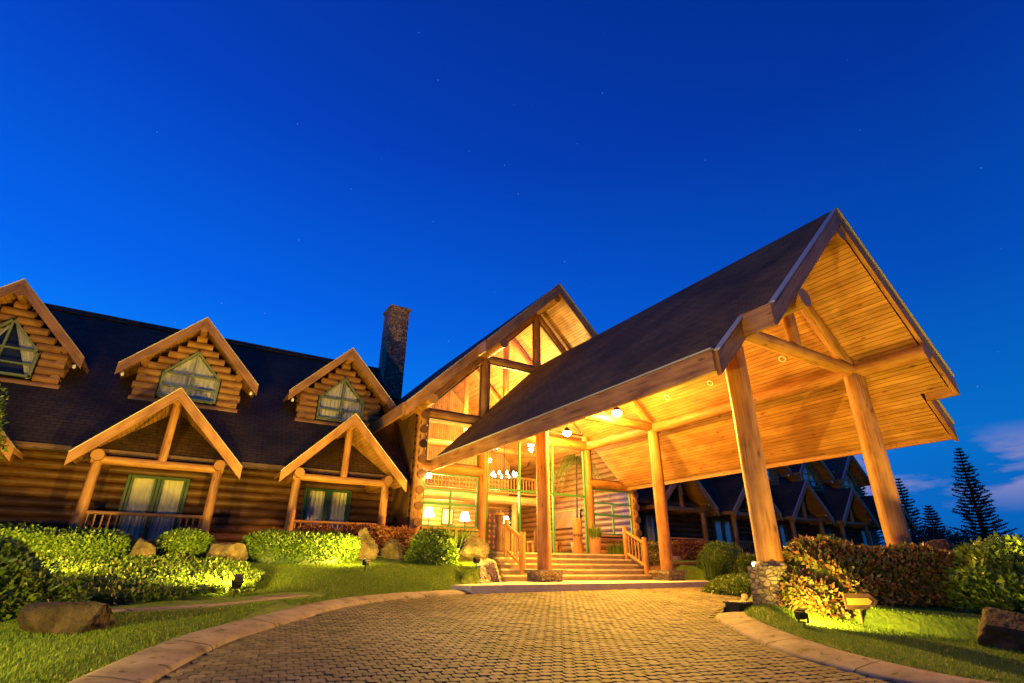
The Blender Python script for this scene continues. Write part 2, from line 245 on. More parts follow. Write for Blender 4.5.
# ------------------------------------------------------------------ mesh builder
WORLD = {}
class MB:
    def __init__(s): s.v = []; s.f = []; s.g = []; s.mi = []; s.sm = []
    def add(s, vs, fs, gs, mi=0, smooth=False):
        o = len(s.v); s.v += [tuple(q) for q in vs]; s.g += gs
        for f in fs: s.f.append([i+o for i in f]); s.mi.append(mi); s.sm.append(smooth)
        return s
    def obox(s, c, ax, ay, az, mi=0, grain=0):
        c, ax, ay, az = (Vector(q) for q in (c, ax, ay, az)); A = (ax, ay, az); ln = [q.length for q in A]; sd = random.random()*50
        vs = []; gs = []; fs = []
        g0 = grain; oth = [i for i in range(3) if i != g0]
        for k in range(3):
            i, j = [q for q in range(3) if q != k]
            for sg in (-1, 1):
                b = len(vs)
                for (p, q) in ((-1, -1), (1, -1), (1, 1), (-1, 1)):
                    vs.append(c + A[k]*sg + A[i]*p + A[j]*q)
                    loc = [0, 0, 0]; loc[k] = sg*ln[k]; loc[i] = p*ln[i]; loc[j] = q*ln[j]
                    gs.append((loc[g0]+sd, loc[oth[0]]+loc[oth[1]]+sd, sd))
                fl = (sg == 1) == (k != 1)
                if A[0].cross(A[1]).dot(A[2]) < 0: fl = not fl
                fs.append([b, b+1, b+2, b+3] if fl else [b+3, b+2, b+1, b])
        return s.add(vs, fs, gs, mi)
    def box(s, x0, x1, y0, y1, z0, z1, mi=0, grain=0):
        return s.obox(((x0+x1)/2, (y0+y1)/2, (z0+z1)/2), ((x1-x0)/2, 0, 0), (0, (y1-y0)/2, 0), (0, 0, (z1-z0)/2), mi, grain)
    def log(s, p, q, r0, r1=None, n=14, mi=0, segs=None, wob=.035):
        p, q = Vector(p), Vector(q); r1 = r0 if r1 is None else r1; d = q-p; ln = d.length; d.normalize()
        a = d.orthogonal().normalized(); b = d.cross(a); sd = random.random()*50
        segs = segs or max(2, int(ln/.6)); vs = []; gs = []; fs = []
        for i in range(segs+1):
            t = i/segs; r = r0+(r1-r0)*t
            for k in range(n+1):
                an = 2*math.pi*k/n
                rr = r*(1+wob*noise.noise(Vector((t*ln*.9+sd, math.cos(an)*1.2, math.sin(an)*1.2))))
                vs.append(p+d*(ln*t)+(a*math.cos(an)+b*math.sin(an))*rr); gs.append((t*ln+sd, an*r, sd))
        for i in range(segs):
            for k in range(n):
                u = i*(n+1)+k; fs.append([u, u+1, u+n+2, u+n+1])
        s.add(vs, fs, gs, mi, True)
        for i, e, fl in ((0, p, True), (segs, q, False)):
            ring = vs[i*(n+1):i*(n+1)+n]; ring = ring[::-1] if fl else ring
            s.add(ring, [list(range(n))], [(sd, (Vector(v)-e).length*.5+sd, sd+3) for v in ring], mi)
        return s
    def prism(s, poly, ext, mi=0, gfun=None, mi_side=None, mi_bot=None):
        """poly: planar 3d polygon (one face), extruded by ext"""
        poly = [Vector(p) for p in poly]; ext = Vector(ext); n = len(poly); nr = Vector((0, 0, 0))
        for i in range(n): nr += poly[i].cross(poly[(i+1) % n])
        if nr.dot(ext) > 0: poly = poly[::-1]     # first face looks away from ext
        top = poly; bot = [p+ext for p in poly]; sd = random.random()*50
        gf = gfun or (lambda p: (p.x+sd, p.y+p.z+sd, sd))
        s.add(top, [list(range(n))], [gf(p) for p in top], mi)
        s.add(bot[::-1], [list(range(n))], [gf(p) for p in bot[::-1]], mi if mi_bot is None else mi_bot)
        for i in range(n):
            j = (i+1) % n; q = [top[j], top[i], bot[i], bot[j]]; e = (top[j]-top[i]).length
            s.add(q, [[0, 1, 2, 3]], [(e+sd, sd, sd), (sd, sd, sd), (sd, sd+ext.length, sd), (e+sd, sd+ext.length, sd)], mi if mi_side is None else mi_side)
        return s
    def lathe(s, c, prof, n=20, mi=0):
        c = Vector(c); vs = []; gs = []; fs = []
        for (r, z) in prof:
            for k in range(n): vs.append(c+Vector((r*math.cos(2*math.pi*k/n), r*math.sin(2*math.pi*k/n), z))); gs.append((z, k*.1, 0))
        for i in range(len(prof)-1):
            for k in range(n): fs.append([i*n+k, i*n+(k+1) % n, (i+1)*n+(k+1) % n, (i+1)*n+k])
        s.add(vs, fs, gs, mi, True)
        s.add(vs[:n][::-1], [list(range(n))], gs[:n], mi); s.add(vs[-n:], [list(range(n))], gs[-n:], mi); return s
    def build(s, name, mats, parent=None, at=None, bevel=0):
        """vertices are world coordinates; at = world position of the object's origin"""
        if at is None: at = WORLD[parent.name] if parent else (0, 0, 0)
        at = Vector(at); me = bpy.data.meshes.new(name)
        me.from_pydata([tuple(Vector(v)-at) for v in s.v], [], s.f)
        me.polygons.foreach_set('material_index', s.mi); me.polygons.foreach_set('use_smooth', s.sm)
        a = me.attributes.new('gc', 'FLOAT_VECTOR', 'POINT'); a.data.foreach_set('vector', np.array(s.g, dtype=np.float32).ravel())
        for k in (mats if isinstance(mats, (list, tuple)) else [mats]): me.materials.append(M[k] if isinstance(k, str) else k)
        me.update()
        return link(name, me, parent, at)
def link(name, data, parent, at):
    o = bpy.data.objects.new(name, data); COL.objects.link(o); at = Vector(at)
    if parent is not None: o.parent = parent; o.location = at-Vector(WORLD[parent.name])
    else: o.location = at
    WORLD[o.name] = tuple(at); return o
def tag(o, label, cat, group=None, kind=None):
    if label: o['label'] = label
    if cat: o['category'] = cat
    if group: o['group'] = group
    if kind: o['kind'] = kind
    return o
def thing(name, at, label, cat, group=None):
    return tag(link(name, None, None, at), label, cat, group)
def lamp(name, kind, at, energy, color, parent=None, size=.1, target=None, spot=None, blend=.6):
    d = bpy.data.lights.new(name, kind); d.energy = energy; d.color = color
    if kind in ('POINT', 'SPOT'): d.shadow_soft_size = size
    if kind == 'SPOT': d.spot_size = R(spot or 110); d.spot_blend = blend
    if kind == 'AREA': d.size = size
    o = link(name, d, parent, at)
    if target is not None: o.rotation_euler = (Vector(target)-Vector(at)).to_track_quat('-Z', 'Y').to_euler()
    return o
def npmesh(name, V, F, G, mat, parent=None, at=(0, 0, 0), smooth=False, extra=None):
    """V (n,3) world, F (m,k) equal-sized faces"""
    at = np.array(at if parent is None or at != (0, 0, 0) else WORLD[parent.name], dtype=float)
    me = bpy.data.meshes.new(name); n = len(V); k = F.shape[1]
    me.vertices.add(n); me.vertices.foreach_set('co', (V-at).astype(np.float32).ravel())
    me.loops.add(F.size); me.loops.foreach_set('vertex_index', F.astype(np.int32).ravel())
    me.polygons.add(len(F)); me.polygons.foreach_set('loop_start', np.arange(0, F.size, k, dtype=np.int32))
    try: me.polygons.foreach_set('loop_total', np.full(len(F), k, dtype=np.int32))
    except Exception: pass
    me.update(calc_edges=True)
    a = me.attributes.new('gc', 'FLOAT_VECTOR', 'POINT'); a.data.foreach_set('vector', G.astype(np.float32).ravel())
    if smooth: me.polygons.foreach_set('use_smooth', np.ones(len(F), dtype=bool))
    for q in (mat if isinstance(mat, (list, tuple)) else [mat]): me.materials.append(M[q])
    me.validate()
    return link(name, me, parent, at)

# ------------------------------------------------------------------ terrain
def catmull(P, n=6, closed=False):
    P = [np.array(p, float) for p in P]; out = []
    for i in range(len(P)-1):
        a = P[max(i-1, 0)]; b = P[i]; c = P[i+1]; d = P[min(i+2, len(P)-1)]
        for k in range(n):
            t = k/n; out.append(.5*((2*b)+(-a+c)*t+(2*a-5*b+4*c-d)*t*t+(-a+3*b-3*c+d)*t**3))
    out.append(P[-1]); return np.array(out)
LK = catmull([(-16, -14), (-14.6, -4), (-13.4, 1.5), (-12.7, 4.3), (-12.14, 5.86), (-11.77, 6.8), (-11.4, 7.55), (-10.97, 8.15), (-10.36, 8.95), (-9.53, 9.99), (-8.3, 10.9), (-6.2, 11.55)])
PF = np.array([(-5, 11.68), (-3, 11.8), (0, 11.95), (2.9, 12.25)])
RB = catmull([(2.9, 12.25), (2.2, 11), (.6, 9.5), (-.96, 8.45), (-2.4, 7.75)])
RK = catmull([(-2.4, 7.75), (-3.25, 7.25), (-3.75, 6.85), (-4.35, 6.15), (-4.9, 5.4), (-5.5, 4.35), (-5.74, 3.4), (-5.65, 2.5), (-5.1, 1), (-4, -1.5), (-1, -5), (4, -14)])
DRIVE = np.vstack([LK, PF, RB[1:], RK[1:]])
PLAT = np.array([(-6.2, 11.55), (-5, 11.68), (-3, 11.8), (0, 11.95), (2.9, 12.25), (3.8, 13.2), (3.5, 14.4), (3.1, 16.3), (-3.05, 16.3), (-3.5, 14.4), (-5.2, 12.9), (-6.4, 12.2)])
HPOLY = np.vstack([LK, PF[:-1], PLAT[4:7], [(-3.4, 16.3), (-3.7, 14.4)]])  # only for reference
def inside(P, poly):
    x, y = P[:, 0], P[:, 1]; c = np.zeros(len(P), bool); j = len(poly)-1
    for i in range(len(poly)):
        xi, yi = poly[i]; xj, yj = poly[j]
        k = ((yi > y) != (yj > y)) & (x < (xj-xi)*(y-yi)/((yj-yi) if yj != yi else 1e-9)+xi); c ^= k; j = i
    return c
def pdist(P, poly, closed=True):
    d = np.full(len(P), 1e9); n = len(poly)
    for i in range(n if closed else n-1):
        a = poly[i]; b = poly[(i+1) % n]; ab = b-a; t = np.clip(((P-a)@ab)/(ab@ab+1e-12), 0, 1)
        d = np.minimum(d, np.linalg.norm(P-(a+t[:, None]*ab), axis=1))
    return d
def zd(y): return -.15-.055*(12-np.clip(y, -25, 12))
def sstep(t): t = np.clip(t, 0, 1); return t*t*(3-2*t)
def H(P):
    P = np.atleast_2d(np.array(P, float))[:, :2]; x, y = P[:, 0], P[:, 1]; z = zd(y)
    ins = inside(P, DRIVE) | inside(P, PLAT); d = np.minimum(pdist(P, DRIVE), pdist(P, PLAT))
    rmp = np.interp(y, [9.4, 10.4, 11.6, 14.6, 17.2], [-.24, -.17, -.04, .50, .76])
    left = x < -2.5
    R_ = np.where(left, np.maximum(z+.1, np.where(y > 9.4, rmp, z+.1)), np.maximum(z+.36, np.where(y > 9.4, rmp, -9)))
    w = np.where(left, .8, .75); w = np.where((x < 0) & (x > -5.6) & (y > 13.2), .3, w)
    h = z-.03+(R_-z+.03)*sstep((d-.12)/w)
    h += .03*np.sin(x*1.3+y*.7)*np.sin(y*1.1-x*.4)*sstep(d/1.5)
    h = h+np.where(ins, 0, .20*np.exp(-((x+2.5)**2+(y-6.2)**2)/.8))
    h = np.where(x > 34, h-(x-34)*.12, h)
    h = np.maximum(h, -9)
    return np.where(ins, np.minimum(z, -.1)-.10, h)
def Hz(x, y): return float(H([(x, y)])[0])
xs = np.concatenate([np.linspace(-500, -30, 14), np.arange(-27, -17, .4), np.arange(-17, 6, .15), np.arange(6, 12, .4), np.arange(12, 42, 1.5), np.linspace(45, 600, 16)])
ys = np.concatenate([np.linspace(-400, -20, 10), np.arange(-15, 1, 1.), np.arange(1, 17, .15), np.arange(17, 19, .4), np.arange(19, 45, 2.), np.linspace(50, 600, 14)])
X, Y = np.meshgrid(xs, ys); P = np.stack([X.ravel(), Y.ravel()], 1); Z = H(P); nx = len(xs); ny = len(ys)
ii, jj = np.meshgrid(np.arange(nx-1), np.arange(ny-1)); b = (jj*nx+ii).ravel(); F = np.stack([b, b+1, b+1+nx, b+nx], 1)
V = np.column_stack([P, Z])
tag(npmesh('ground', V, F, V*0, 'soil', smooth=True), 'lawn ground and planting beds around the log lodge', 'ground', kind='structure')

# driveway: sand bed + real pavers
def pavers():
    bm = bmesh.new()
    vs = [bm.verts.new((p[0], p[1], 0)) for p in DRIVE]
    f = bm.faces.new(vs); bmesh.ops.triangulate(bm, faces=[f])
    me = bpy.data.meshes.new('driveway')
    base = [(v.co.x, v.co.y, float(zd(v.co.y))-.005) for v in bm.verts]; tri = [[v.index for v in q.verts] for q in bm.faces]
    bm.verts.index_update(); tri = [[v.index for v in q.verts] for q in bm.faces]; bm.free()
    mb = MB(); 
    tri = [t if np.cross(np.array(base[t[1]])[:2]-np.array(base[t[0]])[:2], np.array(base[t[2]])[:2]-np.array(base[t[0]])[:2]) > 0 else t[::-1] for t in tri]
    mb.add(base, tri, [(0, 0, 0)]*len(base), 1)
    px, py = .13, .125; ang = R(-9); ca, sa = math.cos(ang), math.sin(ang)
    shp = np.array([(-.5, -.22), (-.34, -.47), (.34, -.47), (.5, -.22), (.5, .22), (.34, .47), (-.34, .47), (-.5, .22)])
    cand = []
    for j in range(-170, 200):
        for i in range(-190, 190):
            u = (i+.5*(j % 2))*px; v = j*py; cand.append((u*ca-v*sa-6, u*sa+v*ca+6))
    cand = np.array(cand); ok = (cand[:, 1] > 1.0) & (cand[:, 1] < 12.4) & (cand[:, 0] > -14) & (cand[:, 0] < 4)
    cand = cand[ok]; k = inside(cand, DRIVE) & (pdist(cand, DRIVE) > .07); cand = cand[k]
    for (cx, cy) in cand:
        rot = ang+random.uniform(-.035, .035); c, s_ = math.cos(rot), math.sin(rot); tone = random.random()
        dz = random.uniform(-.0035, .0035); tx, ty = random.uniform(-.025, .025), random.uniform(-.025, .025)
        vs = []
        for sc, h in ((.985, -.015), (.985, .001), (.90, .007)):
            for (a, bb) in shp:
                a2, b2 = a*px*sc, bb*py*1.0*sc; x_, y_ = cx+a2*c-b2*s_, cy+a2*s_+b2*c
                vs.append((x_, y_, float(-.15-.055*(12-min(y_, 12)))+h+dz+tx*a2+ty*b2))
        fs = [[16+q for q in range(8)]]
        for r_ in (0, 8):
            for q in range(8): fs.append([r_+q, r_+(q+1) % 8, r_+8+(q+1) % 8, r_+8+q])
        mb.add(vs, fs, [(tone, 0, 0)]*24, 0)
    o = mb.build('driveway', ['paver', 'grout'])
    tag(o, 'driveway of interlocking pavers leading up to the steps', 'driveway', kind='structure')
pavers()

def ribbon(name, line, prof, mat, label, side=1, zfun=None):
    """sweep a profile (offset to the left, height over the drive plane) along a line"""
    line = np.array(line); T = np.gradient(line, axis=0); T /= np.linalg.norm(T, axis=1)[:, None]; Nn = np.stack([-T[:, 1], T[:, 0]], 1)*side
    V = []; k = len(prof)
    for p, n_ in zip(line, Nn):
        for (o_, h) in prof:
            q = p+n_*o_; V.append((q[0], q[1], (float(zd(p[1])) if zfun is None else zfun(p))+h))
    F = []
    for i in range(len(line)-1):
        for j in range(k-1):
            a = i*k+j; F.append([a, a+1, a+k+1, a+k] if side < 0 else [a, a+k, a+k+1, a+1])
    V = np.array(V); cl = np.concatenate([[0], np.cumsum(np.linalg.norm(np.diff(line, axis=0), axis=1))]); G = np.zeros_like(V); G[:, 0] = np.repeat(cl, k)
    o = npmesh(name, V, np.array(F), G, mat, smooth=False)
    return tag(o, label, 'kerb', kind='structure')
kp = [(-.02, -.1), (0, .015), (.04, .04), (.25, .075), (.42, .09), (.48, .08), (.5, -.1)]
def dens(l, n=4):
    out = []
    for a, b_ in zip(l[:-1], l[1:]):
        for t in range(n): out.append(a+(b_-a)*t/n)
    out.append(l[-1]); return np.array(out)
ribbon('kerb', dens(LK[18:]), kp, 'concrete', 'rolled concrete kerb curving along the left lawn', 1)
ribbon('kerb', dens(RK[6:]), [(o*1.1, h) for o, h in kp], 'concrete', 'broad rolled concrete kerb round the right planted island', 1)
ribbon('kerb', dens(RB, 2), [(-.02, -.1), (0, .05), (.03, .07), (.14, .07), (.16, -.1)], 'concrete', 'thin kerb edging the planting bed beside the drive', 1)
pth = catmull([(-17, 8.9), (-14.5, 9.35), (-12.6, 9.75), (-11.6, 10.1), (-10.6, 10.75), (-10.0, 11.15)])
o = ribbon('path', dens(pth, 3), [(-.24, -.12), (-.22, .02), (.22, .035), (.25, -.12)], 'concrete', 'narrow concrete path between the lawn and the sloping bed', 1, zfun=lambda p: max(float(zd(p[1]))+.075, -.14 if p[1] > 10.6 else -9)+(.05 if p[1] > 11.5 else 0))
o['category'] = 'path'
mb = MB(); mb.prism([(x, y, 0) for x, y in PLAT], (0, 0, -.32)); tag(mb.build('pavement', ['stepstone']), 'low stone pavement slab in front of the entrance steps', 'pavement', kind='structure')

# ------------------------------------------------------------------ steps
T = thing('entrance_steps', (0, 14.6, 0), 'broad flight of pale stone steps up to the glowing entrance', 'steps')
for i in range(5):
    xl = -3.55+.13*i; xr = 3.35-.1*i; y0 = 14.6+.32*i; y1 = 14.6+.32*(i+1)+.02 if i < 4 else 17.62
    if i == 4: xr = 6.6
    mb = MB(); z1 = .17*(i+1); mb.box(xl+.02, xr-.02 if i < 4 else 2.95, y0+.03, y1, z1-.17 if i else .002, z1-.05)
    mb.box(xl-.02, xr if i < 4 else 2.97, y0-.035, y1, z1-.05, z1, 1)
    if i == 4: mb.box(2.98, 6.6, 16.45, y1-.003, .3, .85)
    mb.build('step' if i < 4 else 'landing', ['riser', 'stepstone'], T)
for sx, nm in ((-2.75, 'left'), (2.6, 'right')):
    T = thing('stair_railing', (sx, 15.25, .17), 'log stair railing on the %s side of the steps' % ('planted left' if sx < 0 else 'potted-plant right'), 'railing', 'log railings of the entrance steps')
    MB().log((sx, 14.76, .17), (sx, 14.76, 1.42), .10, .095, 12).build('newel_post', ['log'], T)
    MB().log((sx, 15.74, .68), (sx, 15.74, 1.86), .10, .095, 12).build('newel_post', ['log'], T)
    MB().log((sx, 14.76, 1.2), (sx, 15.74, 1.68), .06, .06, 10).build('handrail', ['log'], T)
    MB().log((sx, 14.76, .42), (sx, 15.74, .9), .055, .055, 10).build('bottom_rail', ['log'], T)
    for k in range(5):
        y = 14.93+.16*k; z = .42+(y-14.76)*.49
        MB().log((sx, y, z), (sx, y, z+.77), .028, .028, 8).build('baluster', ['log'], T)

# ------------------------------------------------------------------ canopy (porte-cochere)
ZR, SL, WE, MM, YF1, YF2, YB = 8.6, .978, 4.72, 3.77, 4.74, 5.36, 17.83
CA = thing('entrance_canopy', (0, 9, 0), 'large gabled log canopy on four round columns over the drive', 'canopy')
def canz(x): return ZR-SL*abs(x)
rows_per = math.hypot(1, SL)
for sg in (-1, 1):
    mb = MB(); g = lambda p, sg=sg: (p.y, abs(p.x)*rows_per, 3.)
    pts = [(0, YF1), (MM, YF1), (MM, YF2), (WE, YF2), (WE, YB-.02), (0, YB-.02)]
    mb.prism([(sg*x, y, canz(x)) for x, y in pts], (0, 0, -.10), 0, g)
    mb.build('roof', ['shingle'], CA)
    mb = MB(); mb.prism([(sg*max(x-.05, 0), y+(.06 if y < 6 else -.01), canz(max(x-.05, 0))-.27) for x, y in pts], (0, 0, -.05), 0, g)
    mb.build('soffit', ['soffit'], CA)
    # fascia boards: rakes, the step between the two gable planes, eaves
    dx, dz = 1/rows_per, -SL/rows_per
    def rake(x0, x1, y, nm):
        mb = MB(); a = Vector((sg*x0, y, canz(x0)-.012)); c = Vector((sg*x1, y, canz(x1)-.012)); dn = Vector((0, 0, -.46))
        mb.prism([a, c, c+dn, a+dn], (0, .09, 0), 0, lambda p: (abs(p.x)*1.4, p.z+abs(p.x)*SL, 2.+x0)); mb.build(nm, ['board'], CA)
        mb = MB(); u = Vector((0, 0, .035)); a2 = a+Vector((0, -.045, .0)); c2 = c+Vector((0, -.045, 0)); mb.prism([a2, c2, c2+u, a2+u], (0, .12, 0)); mb.build('drip_edge', ['edge'], CA)
    rake(.0, MM+.0, YF1-.1, 'rake_board'); rake(MM+.02, WE+.02, YF2-.1, 'rake_board')
    mb = MB(); mb.obox((sg*(MM+.05), (YF1-.1+YF2-.02)/2, canz(MM)-.26), (0, (YF2-YF1+.08)/2, 0), (.04, 0, 0), (0, 0, .22), 0, 0); mb.build('eave_board', ['board'], CA)
    mb = MB(); mb.obox((sg*(WE+.05), (YF2+YB)/2-.05, canz(WE)-.22), (0, (YB-YF2)/2-.02, 0), (.045, 0, 0), (0, 0, .2), 0, 0); mb.build('eave_board', ['board'], CA)
    mb = MB(); mb.obox((sg*(WE+.06), (YF2+YB)/2-.05, canz(WE)+.005), (0, (YB-YF2)/2-.02, 0), (.06, 0, 0), (0, 0, .016), 0, 0); mb.build('drip_edge', ['edge'], CA)
    MB().log((sg*2.6, 4.62, 5.33), (sg*2.6, 17.65, 5.33), .2, .2, 18).build('purlin', ['log'], CA)
MB().log((0, 4.68, 7.9), (0, 17.7, 7.9), .2, .2, 16).build('ridge_beam', ['log'], CA)
for (x, y, r, zb, ped) in ((-2.6, 6.39, .225, .5, 2), (2.6, 6.39, .26, .4, 2), (-2.6, 13.78, .215, .32, 1), (2.6, 13.78, .215, .32, 1)):
    c = MB().log((x, y, zb), (x, y, 5.2), r*1.02, r*.97, 22, segs=10, wob=.06).build('column', ['log'], CA, at=(x, y, zb))
    mb = MB()
    if ped == 1:
        mb.box(x-.38, x+.38, y-.38, y+.38, .003, .22); mb.box(x-.45, x+.45, y-.45, y+.45, .22, .32)
    else:
        mb.box(x-.3, x+.3, y-.3, y+.3, -.55, zb-.06); mb.lathe((x, y, zb-.062), [(.3, 0), (.29, .04), (.24, .08)], 20)
    mb.build('pedestal', ['stone'], c, at=(x, y, zb))
for yt in (6.39, 13.78):
    MB().log((-2.95, yt, 5.36), (2.95, yt, 5.36), .175, .175, 16).build('tie_beam', ['log'], CA)
    MB().log((0, yt, 5.4), (0, yt, 7.8), .15, .14, 14).build('king_post', ['log'], CA)
    for sg in (-1, 1):
        MB().log((sg*2.62, yt+.03, 5.38), (sg*.05, yt+.03, 7.88), .16, .15, 14).build('rafter', ['log'], CA)
for y in (7.97, 10.59, 12.5, 15):
    for sg in (-1, 1):
        x = sg*2.16; z = canz(2.16)-.325
        nrm = Vector((-sg*SL, 0, -1)).normalized(); a = Vector((0, 1, 0)); b_ = nrm.cross(a)
        mb = MB(); c = Vector((x, y, z)); vs = []; n_ = 18
        for rr, hh in ((.11, 0), (.11, .02), (.075, .024), (.07, -.01)):
            for k in range(n_): vs.append(c+(a*math.cos(2*math.pi*k/n_)+b_*math.sin(2*math.pi*k/n_))*rr+nrm*hh)
        fs = [[i*n_+k, i*n_+(k+1) % n_, (i+1)*n_+(k+1) % n_, (i+1)*n_+k] for i in range(3) for k in range(n_)]
        mb.add(vs, fs, [(0, 0, 0)]*len(vs), 0); mb.add(vs[3*n_:], [list(range(n_))], [(0, 0, 0)]*n_, 1)
        mb.build('downlight', ['white', 'bulb_dim'], CA)
# two bright lamps fixed in the truss
for i, (x, y, z) in enumerate(((.24, 13.2, 5.48), (.54, 16.5, 5.46))):
    h = MB().lathe((x, y, z+.02), [(.05, .16), (.12, .1), (.13, 0)], 16).log((x, y, z+.1), (x, y, canz(x)-.3), .02, .02, 8, segs=1).build('lamp_housing', ['metal'], CA, at=(x, y, z))
    mb = MB(); mb.lathe((x, y, z-.10), [(.03, -.08), (.13, -.04), (.18, .06), (.10, .14)], 16); mb.build('bulb', ['hot'], h, at=(x, y, z))  # bulb oversized so that its shape carries the lamp's glare
    lamp('lamp_light', 'POINT', (x, y, z-.26), P_CANOPY*(.8 if i == 0 else .6), WARM, CA, size=.12)

# the nearer lamp is a floodlight thrown out over the drive and the left lawn
lamp('lamp_beam', 'SPOT', (.16, 13.05, 5.3), 12000, WARM, CA, size=.12, target=(-7, 9.5, -.3), spot=165, blend=.9)

# ------------------------------------------------------------------ roof helpers for small gables
def slab(mb, poly, th, g, mi_top=0, mi_under=1, side=1):
    mb.prism(poly, (0, 0, -th), mi_top, g, mi_side=side, mi_bot=mi_under)
def wing_y(z): return 18.4+(z-3.4)/1.08     # y at which the main wing roof has height z
# ------------------------------------------------------------------ dormer and porch prototypes
ZA, DS, DW = 8.40, 1.05, 2.03
def make_dormer(wing, X, parted=False):
    y0, z0 = 20.3, 5.30
    mb = MB(); ru = lambda z: (ZA-.30-z)/DS       # half width below the roof at z
    zb, zs, za, hw = z0+.27, z0+1.06, z0+1.96, .84  # window: sill, shoulder, apex, half width
    z = z0+.06; k = 0
    while z < ZA-.5:
        ext = 1.60 if k % 2 == 0 else 1.54
        w = min(ext, ru(z+.1)-.02)
        if z+.1 < zb or z-.02 > za+.1: spans = [(-w, w)]
        else:
            win = hw+.07 if z < zs else max(.0, (hw+.07)*(1-(z-zs)/(za-zs+.1)))
            spans = [(-w, -win), (win, w)]
        for a, c in spans:
            if c-a > .12: mb.log((X+a, y0, z), (X+c, y0, z), .135, .135, 10, segs=3)
        if z < z0+1.55:
            for sg in (-1, 1):
                mb.log((X+sg*1.42, y0-(.12 if k % 2 else .05), z+.03), (X+sg*1.42, wing_y(z)+.3, z+.03), .13, .13, 10, segs=2)
        z += .245; k += 1
    d = mb.build('dormer', ['log'], wing, at=(X, y0, z0))
    at = (X, y0, z0)
    for sg in (-1, 1):
        mb = MB(); zl = ZA-DS*DW
        slab(mb, [(X, 19.62, ZA), (X+sg*DW, 19.62, zl), (X+sg*DW, wing_y(zl)+.15, zl), (X, wing_y(ZA)+.15, ZA)], .14, lambda p: (p.y, (p.z)*1.4, 1.), 0, 1)
        mb.build('dormer_roof', ['shingle', 'soffit'], d, at=at)
        mb = MB(); a = Vector((X, 19.55, ZA-.005)); c = Vector((X+sg*(DW+.02), 19.55, ZA-DS*(DW+.02)-.005)); dn = Vector((0, 0, -.36))
        mb.prism([a, c, c+dn, a+dn], (0, .07, 0), 0, lambda p: (abs(p.x-X)*1.4, p.z+abs(p.x-X)*DS, 5.)); mb.build('rake_board', ['board'], d, at=at)
        mb = MB(); u = Vector((0, -.02, .03)); mb.prism([a, c, c+u, a+u], (0, .09, 0)); mb.build('drip_edge', ['edge'], d, at=at)
        mb = MB(); mb.lathe((X+sg*(DW-.16), 19.66, ZA-DS*(DW-.16)-.5), [(.02, -.05), (.05, -.02), (.05, .04), (.03, .08)], 10); mb.build('eave_lamp', ['white'], d, at=at)
    mb = MB(); mb.log((X, 19.58, ZA-.44), (X, 20.6, ZA-.44), .12, .12, 12); mb.build('ridge_log', ['log'], d, at=at)
    pent = [(-hw, zb), (hw, zb), (hw, zs), (0, za), (-hw, zs)]
    mb = MB(); yw = y0-.15
    for (a, c) in zip(pent, pent[1:]+pent[:1]):
        A_, C_ = Vector((X+a[0], yw, a[1])), Vector((X+c[0], yw, c[1])); dr = (C_-A_); l_ = dr.length; dr.normalize(); nn = dr.cross(Vector((0, 1, 0)))
        mb.obox((A_+C_)/2, dr*(l_/2+.04), (0, .05, 0), nn*.032, 0)
    mb.box(X-.025, X+.025, yw-.035, yw+.03, zb, za); 
    for zz, ww in ((zb+.36, hw), (zs+.02, hw)): mb.box(X-ww, X+ww, yw-.034, yw+.028, zz-.025, zz+.025)
    mb.build('window_frame', ['olive'], d, at=at)
    mb = MB(); mb.prism([(X+a, yw+.035, z_) for a, z_ in pent], (0, .006, 0)); mb.build('pane', ['glass'], d, at=at)
    # curtains: folded sheets
    mb = MB()
    for sg in (-1, 1):
        n_ = 40; vs = []; gs = []
        for k in range(n_+1):
            t = k/n_; x_ = sg*(hw*.98*(1-t)+(.012 if not parted else .02)*t); zt = zs+(za-zs)*(1-abs(x_)/hw)-.03; yy = yw+.17+.022*math.sin(t*34)+.01*math.sin(t*71+sg)
            x2 = x_ if not parted else sg*(hw*.98-.10*t); zm_ = zb-.02
            vs += [(X+x_, yy, zt), (X+x2, yy+.01, zm_)]; gs += [(t, 0, 0), (t, 1, 0)]
        mb.add(vs, [[2*k, 2*k+1, 2*k+3, 2*k+2] for k in range(n_)], gs, 0, True)
    mb.build('curtain', ['curtain'], d, at=at)
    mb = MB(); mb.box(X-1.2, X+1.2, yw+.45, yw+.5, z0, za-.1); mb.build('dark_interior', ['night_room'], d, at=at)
    return d
PA, PS, PW = 5.18, 1.03, 2.03
